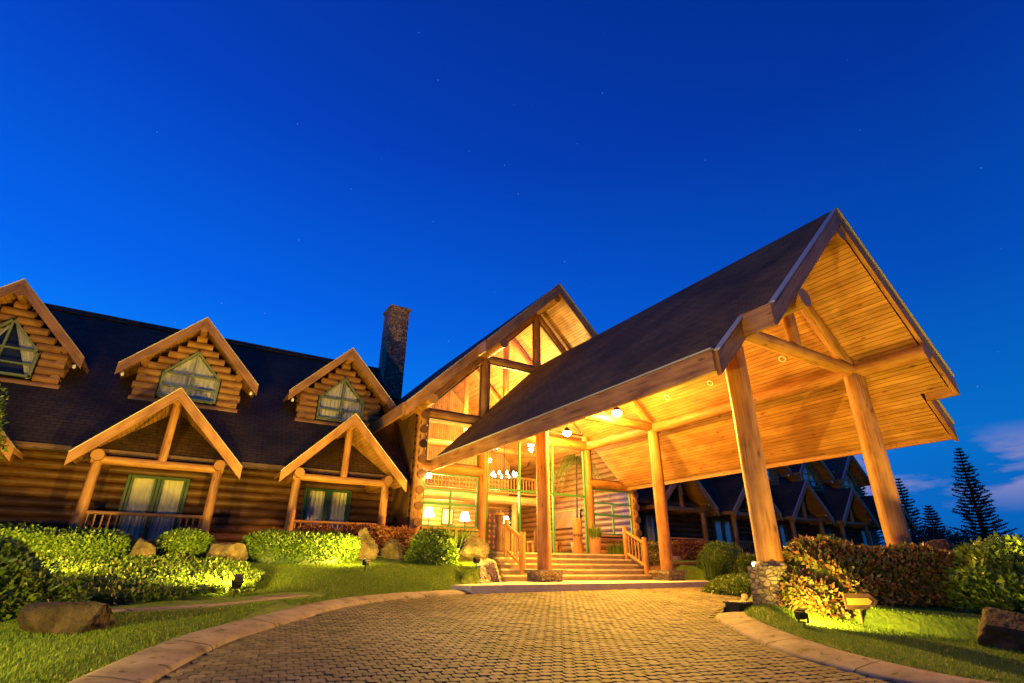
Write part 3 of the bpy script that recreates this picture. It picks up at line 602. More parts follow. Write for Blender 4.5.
def make_porch(wing, X):
    at = (X, 18, .85); yf = 17.55
    mb = MB(); mb.box(X-1.75, X+1.75, 17.8, 19.85, .62, .82); mb.box(X-1.6, X+1.6, 17.95, 19.85, .3, .618)
    d = mb.build('porch', ['dark_wood'], wing, at=at)
    for sg in (-1, 1):
        mb = MB(); mb.log((X+sg*1.46, 18, .82), (X+sg*1.46, 18, 2.98), .135, .125, 12); mb.build('post', ['log'], d, at=at)
        mb = MB(); mb.log((X+sg*1.46, 17.66, 3.1), (X+sg*1.46, 20, 3.1), .15, .15, 14); mb.build('eave_log', ['log'], d, at=at)
        zl = PA-PS*PW
        mb = MB(); slab(mb, [(X, yf, PA), (X+sg*PW, yf, zl), (X+sg*PW, max(wing_y(zl), 18.6)+.15, zl), (X, wing_y(PA)+.15, PA)], .14, lambda p: (p.y, p.z*1.4, 1.), 0, 1)
        mb.build('porch_roof', ['shingle', 'soffit'], d, at=at)
        mb = MB(); a = Vector((X, yf-.07, PA-.005)); c = Vector((X+sg*(PW+.02), yf-.07, PA-PS*(PW+.02)-.005)); dn = Vector((0, 0, -.34))
        mb.prism([a, c, c+dn, a+dn], (0, .07, 0), 0, lambda p: (abs(p.x-X)*1.4, p.z+abs(p.x-X)*PS, 5.)); mb.build('rake_board', ['board'], d, at=at)
        mb = MB(); u = Vector((0, -.02, .03)); mb.prism([a, c, c+u, a+u], (0, .09, 0)); mb.build('drip_edge', ['edge'], d, at=at)
        mb = MB(); mb.lathe((X+sg*1.66, 17.7, 3.28), [(.02, -.05), (.05, -.02), (.05, .04), (.03, .08)], 10); mb.build('eave_lamp', ['white'], d, at=at)
    mb = MB(); mb.log((X-1.6, 18, 3.02), (X+1.6, 18, 3.02), .12, .12, 12); mb.build('tie_beam', ['log'], d, at=at)
    mb = MB(); mb.log((X, 18, 3.1), (X, 18, 4.8), .115, .11, 12); mb.build('king_post', ['log'], d, at=at)
    mb = MB(); mb.log((X, 17.62, PA-.36), (X, 20.1, PA-.36), .12, .12, 12); mb.build('ridge_log', ['log'], d, at=at)
    mb = MB(); mb.log((X-1.46, 18, 1.66), (X+1.46, 18, 1.66), .05, .05, 8); mb.log((X-1.46, 18, .98), (X+1.46, 18, .98), .045, .045, 8)
    for k in range(17): mb.log((X-1.3+.1625*k, 18, .98), (X-1.3+.1625*k, 18, 1.64), .024, .024, 6, segs=1)
    mb.build('railing', ['log'], d, at=at)
    return d
def make_door(wing, X):
    yw = 19.84; at = (X, yw, .85)
    mb = MB()
    for xx in (-.78, 0, .78): mb.box(X+xx-.04, X+xx+.04, yw-.06, yw+.05, .85, 2.92)
    mb.box(X-.73, X+.73, yw-.055, yw+.045, 2.84, 2.92); mb.box(X-.73, X+.73, yw-.055, yw+.045, .86, 1.0)
    for xx in (-.69, -.09, .09, .69): mb.box(X+xx-.03, X+xx+.03, yw-.04, yw+.03, 1.0, 2.84)
    d = mb.build('french_door', ['door_green'], wing, at=at)
    mb = MB(); mb.box(X-.65, X-.13, yw-.008, yw-.002, 1, 2.84); mb.box(X+.13, X+.65, yw-.008, yw-.002, 1, 2.84); mb.build('pane', ['glass'], d, at=at)
    mb = MB()
    for x0, x1 in ((-.7, -.06), (.06, .7)):
        n_ = 36; vs = []
        for k in range(n_+1):
            t = k/n_; yy = yw+.12+.025*math.sin(t*30+x0)+.012*math.sin(t*67); vs += [(X+x0+(x1-x0)*t, yy, 2.9), (X+x0+(x1-x0)*t, yy+.008*math.sin(t*20), .9)]
        mb.add(vs, [[2*k, 2*k+1, 2*k+3, 2*k+2] for k in range(n_)], [(0, 0, 0)]*len(vs), 0, True)
    mb.build('curtain', ['curtain'], d, at=at)
    mb = MB(); mb.lathe((X+.04, yw-.10, 1.85), [(.01, -.05), (.02, 0), (.01, .05)], 8); mb.build('handle', ['metal'], d, at=at)
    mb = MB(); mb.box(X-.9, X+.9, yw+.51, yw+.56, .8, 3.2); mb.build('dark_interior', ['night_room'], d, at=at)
    return d
def copy_part(o, wing, dx):
    c = o.copy(); COL.objects.link(c); c.parent = wing
    w0 = Vector(WORLD[o.name]); w = w0+Vector((dx, 0, 0)); c.location = w-Vector(WORLD[wing.name]); WORLD[c.name] = tuple(w)
    for ch in [q for q in bpy.data.objects if q.parent == o]:
        k = ch.copy(); COL.objects.link(k); k.parent = c; k.location = ch.location; WORLD[k.name] = tuple(w)
    return c
# ------------------------------------------------------------------ wings
DX_L = [-17.82, -12.86, -7.72]; PX_L = [-23.3, -18.15, -12.98, -7.80]
DX_R = [8.75, 13.95, 19.15, 24.3, 29.5]; PX_R = [8.6, 13.87, 19.05, 24.22, 29.4]
RY, RZ = 23.8, 9.24
def make_wing(name, x0, x1, doors, label):
    w = thing(name, ((x0+x1)/2, 20, .85), label, 'lodge wing')
    mb = MB(); z = .95; k = 0
    while z < 3.75:
        segs_ = []; a = x0
        for dx in doors:
            if x0 < dx < x1:
                if z < 2.95: segs_.append((a, dx-.82)); a = dx+.82
        segs_.append((a, x1))
        for p, q in segs_: mb.log((p, 20, z), (q, 20, z), .145, .145, 10, segs=max(3, int((q-p)/1.2)))
        z += .262
    mb.box(x0, x1, 19.95, 20.05, .3, .9)
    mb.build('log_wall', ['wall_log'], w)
        # roof
    th = .16
    for (ya, za, yb, zb, nm) in ((18.35, 3.4-.05, RY, RZ, 'roof'), (2*RY-18.35, 3.35, RY, RZ, 'roof')):
        mb = MB(); slab(mb, [(x0-.5 if x0 < 0 else x0, ya, za), (x1 if x0 < 0 else x1+.6, ya, za), (x1 if x0 < 0 else x1+.6, yb, zb), (x0-.5 if x0 < 0 else x0, yb, zb)], th, lambda p: (p.x, (p.z)*1.36, 1.), 0, 1, 0)
        mb.build(nm, ['shingle', 'soffit'], w)
    mb = MB(); mb.box(x0-.5 if x0 < 0 else x0, x1 if x0 < 0 else x1+.6, 18.29, 18.35, 3.22, 3.36); mb.build('eave_board', ['dark_wood'], w)
    mb = MB(); mb.obox(((x0+x1)/2, RY-.07, RZ+.0), ((x1-x0)/2, 0, 0), (0, .1, .105), (0, -.012, .012)); mb.obox(((x0+x1)/2, RY+.07, RZ+.002), ((x1-x0)/2, 0, 0), (0, .1, -.105), (0, .012, .012)); mb.build('ridge_cap', ['shingle'], w)
    # gable end walls
    xe = x0 if x0 < 0 else x1
    mb = MB(); mb.prism([(xe, 20, .3), (xe, 27.6, .3), (xe, 27.6, 3.4), (xe, RY, RZ-.5), (xe, 20, 4.6)], (.1, 0, 0)); mb.build('gable_wall', ['wall_log'], w)
    return w
WL = make_wing('lodge_wing', -25.5, -5.3, PX_L, 'near log lodge wing left of the entrance with lit dormers and stone chimney')
WR = make_wing('lodge_wing', 5.3, 31, PX_R, 'dark far log lodge wing running away behind the canopy')
d0 = make_dormer(WL, DX_L[1]); p0 = make_porch(WL, PX_L[2]); f0 = make_door(WL, PX_L[2])
make_dormer(WL, DX_L[0], True)
for x in DX_L[2:]: copy_part(d0, WL, x-DX_L[1])
for x in DX_R: copy_part(d0, WR, x-DX_L[1])
for x in PX_L[:2]+PX_L[3:]: copy_part(p0, WL, x-PX_L[2]); copy_part(f0, WL, x-PX_L[2])
for x in PX_R: copy_part(p0, WR, x-PX_L[2]); copy_part(f0, WR, x-PX_L[2])
mb = MB(); mb.box(-5.0, -4.0, 24.0, 25.15, 8.0, 12.95)
c = mb.build('chimney', ['chimney'], WL, at=(-4.45, 24.5, 8))
mb = MB(); mb.box(-5.07, -3.93, 23.93, 25.22, 12.953, 13.08); mb.build('chimney_cap', ['chimney'], c, at=(-4.45, 24.5, 8))

# ------------------------------------------------------------------ entrance hall
HZ, HW, HY1, HY2 = 11.98, 6.32, 16.05, 16.72
HA = thing('entrance_hall', (0, 18, .85), 'tall gabled glass fronted log entrance hall glowing with warm light', 'lodge hall')
hz = lambda x: HZ-abs(x)
YE = 29
for sg in (-1, 1):
    pts = [(0, HY1), (3.55, HY1), (3.55, HY2), (HW, HY2), (HW, YE), (0, YE)]
    g = lambda p: (p.y, abs(p.x)*1.414, 3.)
    mb = MB(); mb.prism([(sg*x, y, hz(x)) for x, y in pts], (0, 0, -.12), 0, g); mb.build('roof', ['shingle'], HA)
    mb = MB(); mb.prism([(sg*max(x-.05, 0), y+(.05 if y < 17 else 0), hz(max(x-.05, 0))-.34) for x, y in pts], (0, 0, -.05), 0, g); mb.build('soffit', ['soffit'], HA)
    def hrake(x0, x1, y):
        a = Vector((sg*x0, y, hz(x0)-.01)); c = Vector((sg*x1, y, hz(x1)-.01)); dn = Vector((0, 0, -.5))
        MB().prism([a, c, c+dn, a+dn], (0, .09, 0), 0, lambda p: (abs(p.x)*1.4, p.z+abs(p.x), 4.)).build('rake_board', ['board'], HA)
        u = Vector((0, 0, .035)); o_ = Vector((0, -.04, 0)); MB().prism([a+o_, c+o_, c+u+o_, a+u+o_], (0, .12, 0)).build('drip_edge', ['edge'], HA)
    hrake(0, 3.55, HY1-.1); hrake(3.57, HW+.02, HY2-.1)
    MB().obox((sg*3.6, (HY1+HY2)/2-.06, hz(3.55)-.27), (0, (HY2-HY1)/2+.02, 0), (.04, 0, 0), (0, 0, .235)).build('eave_board', ['board'], HA)
    MB().obox((sg*(HW+.05), (HY2+YE)/2, hz(HW)-.24), (0, (YE-HY2)/2, 0), (.045, 0, 0), (0, 0, .22)).build('eave_board', ['board'], HA)
    for (px, pz, y0) in ((2.72, 8.42, 16.15), (5.35, 5.8, 16.6)):
        MB().log((sg*px, y0, pz+.12), (sg*px, 19.5, pz+.12), .19, .19, 16).build('purlin', ['log'], HA)
    # front wall posts and beams
    MB().log((sg*5.2, YB, .85), (sg*5.2, YB, 5.75), .2, .19, 18).build('post', ['log'], HA)
    MB().log((sg*2.62, YB, .85), (sg*2.62, YB, 8.3), .19, .18, 18).build('post', ['log'], HA)
    MB().log((sg*5.2, YB-.02, 3.72), (sg*2.66, YB-.02, 3.72), .19, .19, 16).build('beam', ['log'], HA)
    MB().log((sg*5.2, YB, 5.72), (sg*2.66, YB, 5.72), .15, .15, 14).build('beam', ['log'], HA)
    MB().log((sg*2.66, YB, 8.42), (sg*.1, YB, 8.42), .15, .15, 14).build('beam', ['log'], HA)
    MB().log((sg*5.5, YB, 5.72), (sg*.02, YB, 11.22), .17, .16, 14).build('rafter', ['log'], HA)
    # side wall of stacked logs
    mb = MB(); z = .98; k = 0
    while z < 6.1:
        mb.log((sg*5.2, YB-(.24 if k % 2 else .16), z), (sg*5.2, YE, z), .15, .15, 10, segs=6); z += .27; k += 1
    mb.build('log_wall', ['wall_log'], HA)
    if sg < 0: MB().box(-5.4, -5.36, 18.15, 20.6, .8, 6.0).build('side_cladding', ['dark_wood'], HA)  # dark panel added over the lit logs to make this side dark
    # low front wall under the side windows
    mb = MB(); z = .95
    while z < 1.5: mb.log((sg*5.1, YB, z), (sg*2.7, YB, z), .14, .14, 10); z += .26
    mb.build('log_wall', ['log'], HA)
    MB().box(min(sg*5.02, sg*2.8), max(sg*5.02, sg*2.8), YB-.2, YB+.12, 1.585, 1.66).build('sill', ['log'], HA)
    # lower side window
    x0, x1 = sorted((sg*5.02, sg*2.8)); mb = MB()
    for a, b_ in ((x0, x0+.06), (x1-.06, x1)): mb.box(a, b_, YB-.05, YB+.03, 1.66, 3.54)
    for z in (1.66, 2.42, 2.92, 3.48): mb.box(x0+.06, x1-.06, YB-.048, YB+.028, z, z+.06 if z != 2.42 else z+.09)
    mb.box((x0+x1)/2-.03, (x0+x1)/2+.03, YB-.052, YB+.026, 1.72, 2.92)
    f = mb.build('window_frame', ['green'], HA)
    mb = MB(); mb.box(x0+.06, x1-.06, YB-.012, YB-.006, 1.7, 3.5); mb.build('pane', ['glass'], f, at=WORLD[f.name])
    # upper panes with thin dark frames
    for nm, poly in (('a', [(5.0, 3.93), (2.82, 3.93), (2.82, 5.55), (5.0, 5.55)]), ('b', [(5.1, 5.89), (2.82, 5.89), (2.82, 8.12)]), ('c', [(2.42, 5.8), (.17, 5.8), (.17, 8.25), (2.42, 8.25)]), ('d', [(2.42, 8.59), (.17, 8.59), (.17, 10.8)])):
        mb = MB(); n_ = len(poly)
        for i in range(n_):
            a, c_ = poly[i], poly[(i+1) % n_]; A_, C_ = Vector((sg*a[0], YB-.01, a[1])), Vector((sg*c_[0], YB-.01, c_[1])); dr = C_-A_; l_ = dr.length; dr.normalize(); nn = dr.cross(Vector((0, 1, 0)))
            mb.obox((A_+C_)/2, dr*(l_/2), (0, .04, 0), nn*.03)
        f = mb.build('window_frame', ['dark_wood'], HA)
        mb = MB(); mb.prism([(sg*a, YB-.005, z_) for a, z_ in poly], (0, .006, 0)); mb.build('pane', ['glass'], f, at=WORLD[f.name])
MB().log((0, 16.15, 11.35), (0, 19.5, 11.35), .19, .19, 16).build('ridge_beam', ['log'], HA)
MB().log((0, YB, 5.3), (0, YB, 11.2), .17, .16, 16).build('king_post', ['log'], HA)
MB().log((-2.62, YB-.02, 5.33), (2.62, YB-.02, 5.33), .22, .22, 18).build('tie_beam', ['log'], HA)
mb = MB()
for x in (-2.4, -.92, .72, 2.4): mb.box(x-.035, x+.035, YB-.06, YB+.04, .86, 5.12)
for x0, x1 in ((-2.36, -.96), (-.88, .68), (.76, 2.36)): mb.box(x0, x1, YB-.05, YB+.03, 3.12, 3.2)
for x0, x1 in ((-2.36, -.96), (.76, 2.36)): mb.box(x0, x1, YB-.05, YB+.03, .86, .94)
f = mb.build('glazed_screen', ['green'], HA)
mb = MB()
for x0, x1, z0 in ((-2.36, -.96, .95), (-.88, .68, 3.2), (.76, 2.36, .95)): mb.box(x0, x1, YB-.01, YB-.004, z0, 5.1)
mb.build('pane', ['glass'], f, at=WORLD[f.name])
MB().box(-5.05, 5.05, YB-.18, 28.8, .6, .848).build('floor', ['terracotta'], HA)
# interior: rear log wall, gallery with balustrade, stone hearth, trusses
mb = MB(); z = .98
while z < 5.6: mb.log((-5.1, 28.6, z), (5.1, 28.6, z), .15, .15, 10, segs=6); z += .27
mb.prism([(-5.2, 28.55, 5.6), (5.2, 28.55, 5.6), (5.2, 28.55, 6.4), (0, 28.55, 11.5), (-5.2, 28.55, 6.4)], (0, .1, 0), 0, lambda p: (p.z, p.x, 1.))
mb.build('rear_wall', ['plank_in'], HA)
mb = MB(); mb.box(-5.0, 5.0, 25.0, 28.4, 3.75, 3.95); mb.log((-5.0, 25, 3.7), (5.0, 25, 3.7), .2, .2, 14); mb.build('gallery', ['plank_in'], HA)
mb = MB(); mb.log((-5.0, 25, 4.95), (5.0, 25, 4.95), .06, .06, 10); mb.log((-5, 25, 4.1), (5, 25, 4.1), .05, .05, 10)
for k in range(50): mb.log((-4.9+.2*k, 25, 4.1), (-4.9+.2*k, 25, 4.95), .028, .028, 6, segs=1)
mb.build('gallery_railing', ['log'], HA)
for y in (20.5, 24.8):
    MB().log((-5.0, y, 6.3), (5.0, y, 6.3), .18, .18, 14).build('tie_beam', ['log'], HA)
    MB().log((0, y, 6.3), (0, y, 11.2), .15, .15, 14).build('king_post', ['log'], HA)
    for sg in (-1, 1): MB().log((sg*5, y, 6.35), (sg*.05, y, 11.2), .16, .16, 14).build('rafter', ['log'], HA)
for sx in (-3.3, 3.3):
    MB().log((sx, 24.95, .85), (sx, 24.95, 3.6), .17, .16, 14).build('gallery_post', ['log'], HA)
for (x, y, z, e) in ((0, 20, 7.0, 1.0), (0, 24, 7.0, .9), (-3.2, 20.8, 3.2, .45), (3.2, 21.5, 3.2, .45), (0, 26.8, 3.3, .35), (-1.2, 19.3, 3.2, .3)):
    lamp('hall_light', 'POINT', (x, y, z), P_HALL*e, HALLC, HA, size=.3)
# small wall lantern on the corner post
l_ = MB().lathe((-4.93, YB-.3, 3.35), [(.03, .16), (.08, .12), (.07, -.1), (.03, -.14)], 12).build('wall_lantern', ['metal'], HA, at=(-4.93, YB-.3, 3.35))
MB().lathe((-4.93, YB-.3, 3.35), [(.075, -.08), (.1, 0), (.075, .1)], 12).build('lantern_glass', ['flame'], l_, at=(-4.93, YB-.3, 3.35))
lamp('lantern_light', 'POINT', (-4.93, YB-.55, 3.3), 18, WARM, HA, size=.08)

# ------------------------------------------------------------------ things in the hall
def chandelier(x, y, z, r, ntier, label):
    t = thing('chandelier', (x, y, z), label, 'chandelier', 'chandeliers in the hall')
    mb = MB(); mb.log((x, y, z+.1), (x, y, z+2.2), .014, .014, 6, segs=1); mb.log((x, y, z-.1), (x, y, z+.25), .05, .03, 8, segs=2)
    for k in range(20):
        a = 2*math.pi*k/20; b_ = 2*math.pi*(k+1)/20
        mb.log((x+r*math.cos(a), y+r*math.sin(a), z), (x+r*math.cos(b_), y+r*math.sin(b_), z), .022, .022, 6, segs=1)
        if k % 5 == 0: mb.log((x, y, z+.2), (x+r*math.cos(a), y+r*math.sin(a), z), .014, .014, 6, segs=1)
    mb.build('ring', ['metal'], t)
    for k in range(10):
        a = 2*math.pi*k/10; MB().lathe((x+r*math.cos(a), y+r*math.sin(a), z+.04), [(.022, 0), (.05, .05), (.045, .1), (.01, .17)], 10).build('candle_bulb', ['flame'], t)
chandelier(-.1, 20.4, 4.1, .55, 1, 'candle ring chandelier lower one behind the glass front')
chandelier(0.1, 22.2, 5.7, .45, 1, 'smaller candle ring chandelier hung higher deep in the hall')
def palm(x, y, z0, h, n, label):
    t = thing('potted_palm', (x, y, z0), label, 'potted plant')
    MB().lathe((x, y, z0), [(.2, 0), (.27, .3), (.3, .55), (.28, .56), (.26, .5)], 18).build('pot', ['terracotta'], t)
    MB().log((x, y, z0+.5), (x+.1, y-.05, z0+h), .05, .035, 10).build('trunk', ['bark'], t)
    V = []; F = []; G = []
    for k in range(n):
        a = random.uniform(0, 6.28); ln = random.uniform(.5, 1.9); up = random.uniform(-.1, 1.3); p = Vector((x+.1, y-.05, z0+h)); seed = random.random()
        d = Vector((math.cos(a), math.sin(a), up)).normalized(); prev = None
        for s in range(13):
            q = p+d*(ln*s/12)+Vector((0, 0, -1.3*(s/12)**2*ln))
            if s > 1:
                side = d.cross(Vector((0, 0, 1))).normalized()
                for sg in (-1, 1):
                    tip = q+side*sg*.16*(1.1-s/14)+Vector((0, 0, -.30*random.uniform(.6, 1.2)))+d*.08
                    w = d*.018; b0 = len(V); V += [q-w, q+w, tip]; F.append([b0, b0+1, b0+2]); G += [(seed, 0, 0)]*3
            if prev is not None:
                b0 = len(V); V += [prev, q, q+Vector((0, 0, .02))]; F.append([b0, b0+1, b0+2]); G += [(seed, 0, 0)]*3
            prev = q
    npmesh('fronds', np.array([tuple(v) for v in V]), np.array(F), np.array(G), 'straw', t)
palm(3.3, 19.6, .85, 4.3, 60, 'tall palm with drooping fronds inside the glass front')
def totem(x, y, z, h, r, label, cat):
    t = thing('carved_figure', (x, y, z), label, cat)
    prof = [(r*.9, 0), (r*1.05, .08*h), (r*.8, .12*h), (r, .3*h), (r*.75, .36*h), (r*.95, .55*h), (r*.6, .62*h), (r*.78, .7*h), (r*.82, .86*h), (r*.4, .95*h), (r*.3, h)]
    MB().lathe((x, y, z), prof, 16).build('body', ['dark_wood'], t)
    MB().lathe((x, y, z+h*.86), [(r*.98, 0), (r*1.0, .03), (r*.7, .08)], 16).build('brow_band', ['log'], t)
totem(-2.1, 17.35, .85, 1.5, .2, 'dark carved wooden figure standing left of the doorway', 'carving')
t = thing('carved_screen', (-1.65, 18.6, .85), 'dark carved wooden screen panel just inside the doorway', 'panel')
mb = MB(); mb.box(-2.0, -1.3, 18.58, 18.64, .9, 2.5); mb.build('board', ['dark_wood'], t)
mb = MB()
for k in range(7):
    for j in range(3): mb.lathe((-1.85+.2*j, 18.56, 1.05+.2*k), [(.02, -.06), (.07, 0), (.02, .06)], 8)
mb.build('relief', ['log'], t)
def drum(x, y, z, h, r, label):
    t = thing('carved_drum', (x, y, z), label, 'drum')
    MB().lathe((x, y, z), [(r*.92, 0), (r, .05), (r*.88, h*.3), (r*.9, h*.7), (r*.98, h*.97), (r*.85, h)], 18).build('body', ['log'], t)
    mb = MB()
    for k in range(12): a = 2*math.pi*k/12; mb.box(x+r*.9*math.cos(a)-.03, x+r*.9*math.cos(a)+.03, y+r*.9*math.sin(a)-.03, y+r*.9*math.sin(a)+.03, z+h*.5, z+h*.56)
    mb.build('studs', ['dark_wood'], t)
drum(1.5, 17.3, .85, 1.35, .2, 'tall carved wooden drum beside the right door post')
def armchair(x, y, rz, label):
    t = thing('armchair', (x, y, .85), label, 'armchair', 'armchairs in the lobby')
    ca, sa = math.cos(rz), math.sin(rz)
    def ob(n_, cx, cy, cz, hx, hy, hz_, mt):
        MB().obox((x+cx*ca-cy*sa, y+cx*sa+cy*ca, .85+cz), (hx*ca, hx*sa, 0), (-hy*sa, hy*ca, 0), (0, 0, hz_)).build(n_, [mt], t)
    ob('seat', 0, 0, .38, .34, .33, .09, 'cloth'); ob('backrest', 0, .36, .68, .36, .06, .36, 'cloth')
    for s in (-1, 1):
        ob('armrest', s*.41, 0, .58, .05, .38, .035, 'log')
        for q in (-1, 1): ob('leg', s*.41, q*.32, .27, .04, .04, .27, 'log')
armchair(1.9, 20.6, 2.9, 'dark armchair in the lobby right of the doorway axis'); armchair(3.1, 21.4, 2.2, 'dark armchair in the lobby beside the palm'); armchair(.3, 22.6, 3.3, 'dark armchair deep in the lobby seen through the open doorway')
t = thing('reception_desk', (-3.0, 23.2, .85), 'log fronted reception desk behind the left side window', 'desk')
MB().box(-4.5, -1.6, 22.9, 23.6, .85, 1.85).build('front', ['plank_in'], t); MB().box(-4.6, -1.5, 22.8, 23.7, 1.853, 1.92).build('top', ['dark_wood'], t)
t = thing('woven_wall_hanging', (4.98, 22.2, 2.6), 'dark woven hanging on the right log wall of the lobby', 'wall hanging')
MB().box(4.96, 5.0, 21.4, 23.6, 2.25, 3.05).build('cloth', ['dark_wood'], t); MB().log((4.95, 21.3, 3.08), (4.95, 23.7, 3.08), .03, .03, 8).build('rod', ['log'], t)
SHADE = flat('lampshade_glow', (.9, .8, .6), .6, 0, (1, .8, .42), 9)
for x, y, zt, lb in ((-4.0, 19.5, 2.15, 'bright floor lamp behind the left side window near the corner post'), (-2.25, 19.9, 2.1, 'bright floor lamp at the right end of the left side window'), (2.3, 24.2, 2.45, 'large bright floor lamp deep in the lobby left of the carved drum')):
    t = thing('floor_lamp', (x, y, .85), lb, 'lamp', 'floor lamps in the lobby')
    MB().lathe((x, y, .85), [(.16, 0), (.15, .03), (.02, .06), (.018, zt-.85)], 12).build('stem', ['metal'], t)
    MB().lathe((x, y, zt), [(.22, 0), (.13, .34)], 16).build('lamp_shade', [SHADE], t)
for k, x in enumerate((-4.2, -2.6, -.9, .9, 2.6, 4.2)):
    MB().lathe((x, 25.6, 3.70), [(.06, 0), (.08, .02), (.08, .048)], 12).build('spot_light', ['flame'], HA)
for x, w_, h_, z, lb in ((-1.4, .5, .38, 3.05, 'wide framed picture on the rear lobby wall left of centre'), (.9, .36, .45, 3.0, 'upright framed picture on the rear lobby wall right of centre')):
    t = thing('picture', (x, 28.4, z), lb, 'picture', 'framed pictures on the rear lobby wall')
    MB().box(x-w_, x+w_, 28.36, 28.42, z-h_, z+h_).build('frame', ['dark_wood'], t); MB().box(x-w_+.07, x+w_-.07, 28.345, 28.358, z-h_+.07, z+h_-.07).build('canvas', ['curtain'], t)

# ------------------------------------------------------------------ foliage
def hsh(P, s=1., seed=0.):
    return (np.sin(P[:, 0]*s*1.7+seed)+np.sin(P[:, 1]*s*1.9+1.3*seed+P[:, 2]*s)+np.sin(P[:, 2]*s*2.3+P[:, 0]*s*.8+seed*.7)+np.sin((P[:, 0]+P[:, 1])*s*3.1+seed)*.6)/3.6
def leaf_arrays(P, Nr, size, spread=.9, asp=.5, tone=None):
    n = len(P); rnd = RNG.normal(size=(n, 3)); d = Nr*.55+rnd*spread; d /= np.linalg.norm(d, axis=1)[:, None]+1e-9
    s = np.cross(d, RNG.normal(size=(n, 3))); s /= np.linalg.norm(s, axis=1)[:, None]+1e-9
    up = np.cross(s, d); L_ = (size*RNG.uniform(.6, 1.3, n))[:, None]; w = L_*asp*.5
    a = P; b_ = P+d*L_*.5+s*w+up*L_*.07; c = P+d*L_; e = P+d*L_*.5-s*w+up*L_*.07
    V = np.stack([a, b_, c, e], 1).reshape(-1, 3); F = np.arange(n*4).reshape(n, 4)
    t = (RNG.random(n) if tone is None else tone); G = np.repeat(np.stack([t, RNG.random(n), np.zeros(n)], 1), 4, axis=0)
    return V, F, G
def ground_pts(poly, n):
    poly = np.array(poly, float); lo, hi = poly.min(0), poly.max(0); out = np.zeros((0, 2))
    while len(out) < n:
        q = RNG.uniform(lo, hi, (n*2, 2)); out = np.vstack([out, q[inside(q, poly)]])
    return out[:n]
def hedge(name, label, cat, line, width, h, n, size, mat, group=None, zb=None, lump=.12, tone_noise=True, round_=.25, hv=.0, seed=0.):
    """a hedge swept along a polyline: leaves over its shell plus a twiggy core; one mesh"""
    line = np.array(line, float); seg = np.linalg.norm(np.diff(line, axis=0), axis=1); cum = np.concatenate([[0], np.cumsum(seg)]); Lt = cum[-1]
    def frame(s):
        s = np.clip(s, 0, Lt); x = np.interp(s, cum, line[:, 0]); y = np.interp(s, cum, line[:, 1])
        e = .05; dx = np.interp(s+e, cum, line[:, 0])-np.interp(s-e, cum, line[:, 0]); dy = np.interp(s+e, cum, line[:, 1])-np.interp(s-e, cum, line[:, 1])
        l_ = np.hypot(dx, dy)+1e-9; return np.stack([x, y], 1), np.stack([dx/l_, dy/l_], 1)
    def shell(s, th, inset):
        # section: superellipse from -90..90 (upper half) standing on the ground
        p, t = frame(s); nn = np.stack([-t[:, 1], t[:, 0]], 1)
        endf = np.minimum(1, np.sqrt(np.clip(np.minimum(s, Lt-s)/(width*.5), 0, 1)*1.0+.0)); endf = np.clip(endf, .12, 1)
        ex = 2/ (2.0 if round_ > .4 else 4.5)
        cx = np.sign(np.cos(th))*np.abs(np.cos(th))**ex; cz = np.abs(np.sin(th))**ex
        w = (width/2)*endf-inset; hh = h*(1+hv*np.sin(s*1.7+seed))*np.clip(endf**(.6 if round_ > .4 else .25), .1, 1)-inset
        off = cx*w; base = p+nn*off[:, None]; z = cz*hh
        P_ = np.column_stack([base, z]); nr = np.column_stack([nn*(cx*1.0)[:, None], cz+.05]); 
        # bulge the ends outwards
        ends = (np.clip(1-s/(width*.5), 0, 1)-np.clip(1-(Lt-s)/(width*.5), 0, 1)); nr[:, :2] -= t*ends[:, None]
        nr /= np.linalg.norm(nr, axis=1)[:, None]+1e-9
        q = P_+nr*(lump*hsh(P_, 2.2, seed))[:, None]
        q[:, 2] += (H(q) if zb is None else zb)
        return q, nr
    s = RNG.uniform(0, Lt, n); th = RNG.uniform(0, math.pi, n)
    # resample for more even cover of tall sides
    P_, nr = shell(s, th, RNG.uniform(0, .10, n)**1.0)
    tone = np.clip(RNG.random(n)*.75+.25*(hsh(P_, 3.5, seed+2)*.5+.5), 0, 1) if tone_noise else None
    V, F, G = leaf_arrays(P_, nr, size, tone=tone)
    ns, nth = max(6, int(Lt/.25)), 12
    S_, T_ = np.meshgrid(np.linspace(0, Lt, ns), np.linspace(0, math.pi, nth), indexing='ij'); C_, _ = shell(S_.ravel(), T_.ravel(), .13)
    i_, j_ = np.meshgrid(np.arange(ns-1), np.arange(nth-1), indexing='ij'); b0 = (i_*nth+j_).ravel(); CF = np.stack([b0, b0+1, b0+1+nth, b0+nth], 1)
    me_at = (line[len(line)//2, 0], line[len(line)//2, 1], Hz(*line[len(line)//2]) if zb is None else zb)
    Vt = np.vstack([V, C_]); Ft = np.vstack([F, CF+len(V)]); Gt = np.vstack([G, np.zeros((len(C_), 3))])
    o = npmesh(name, Vt, Ft, Gt, mat, at=me_at)
    return tag(o, label, cat, group)
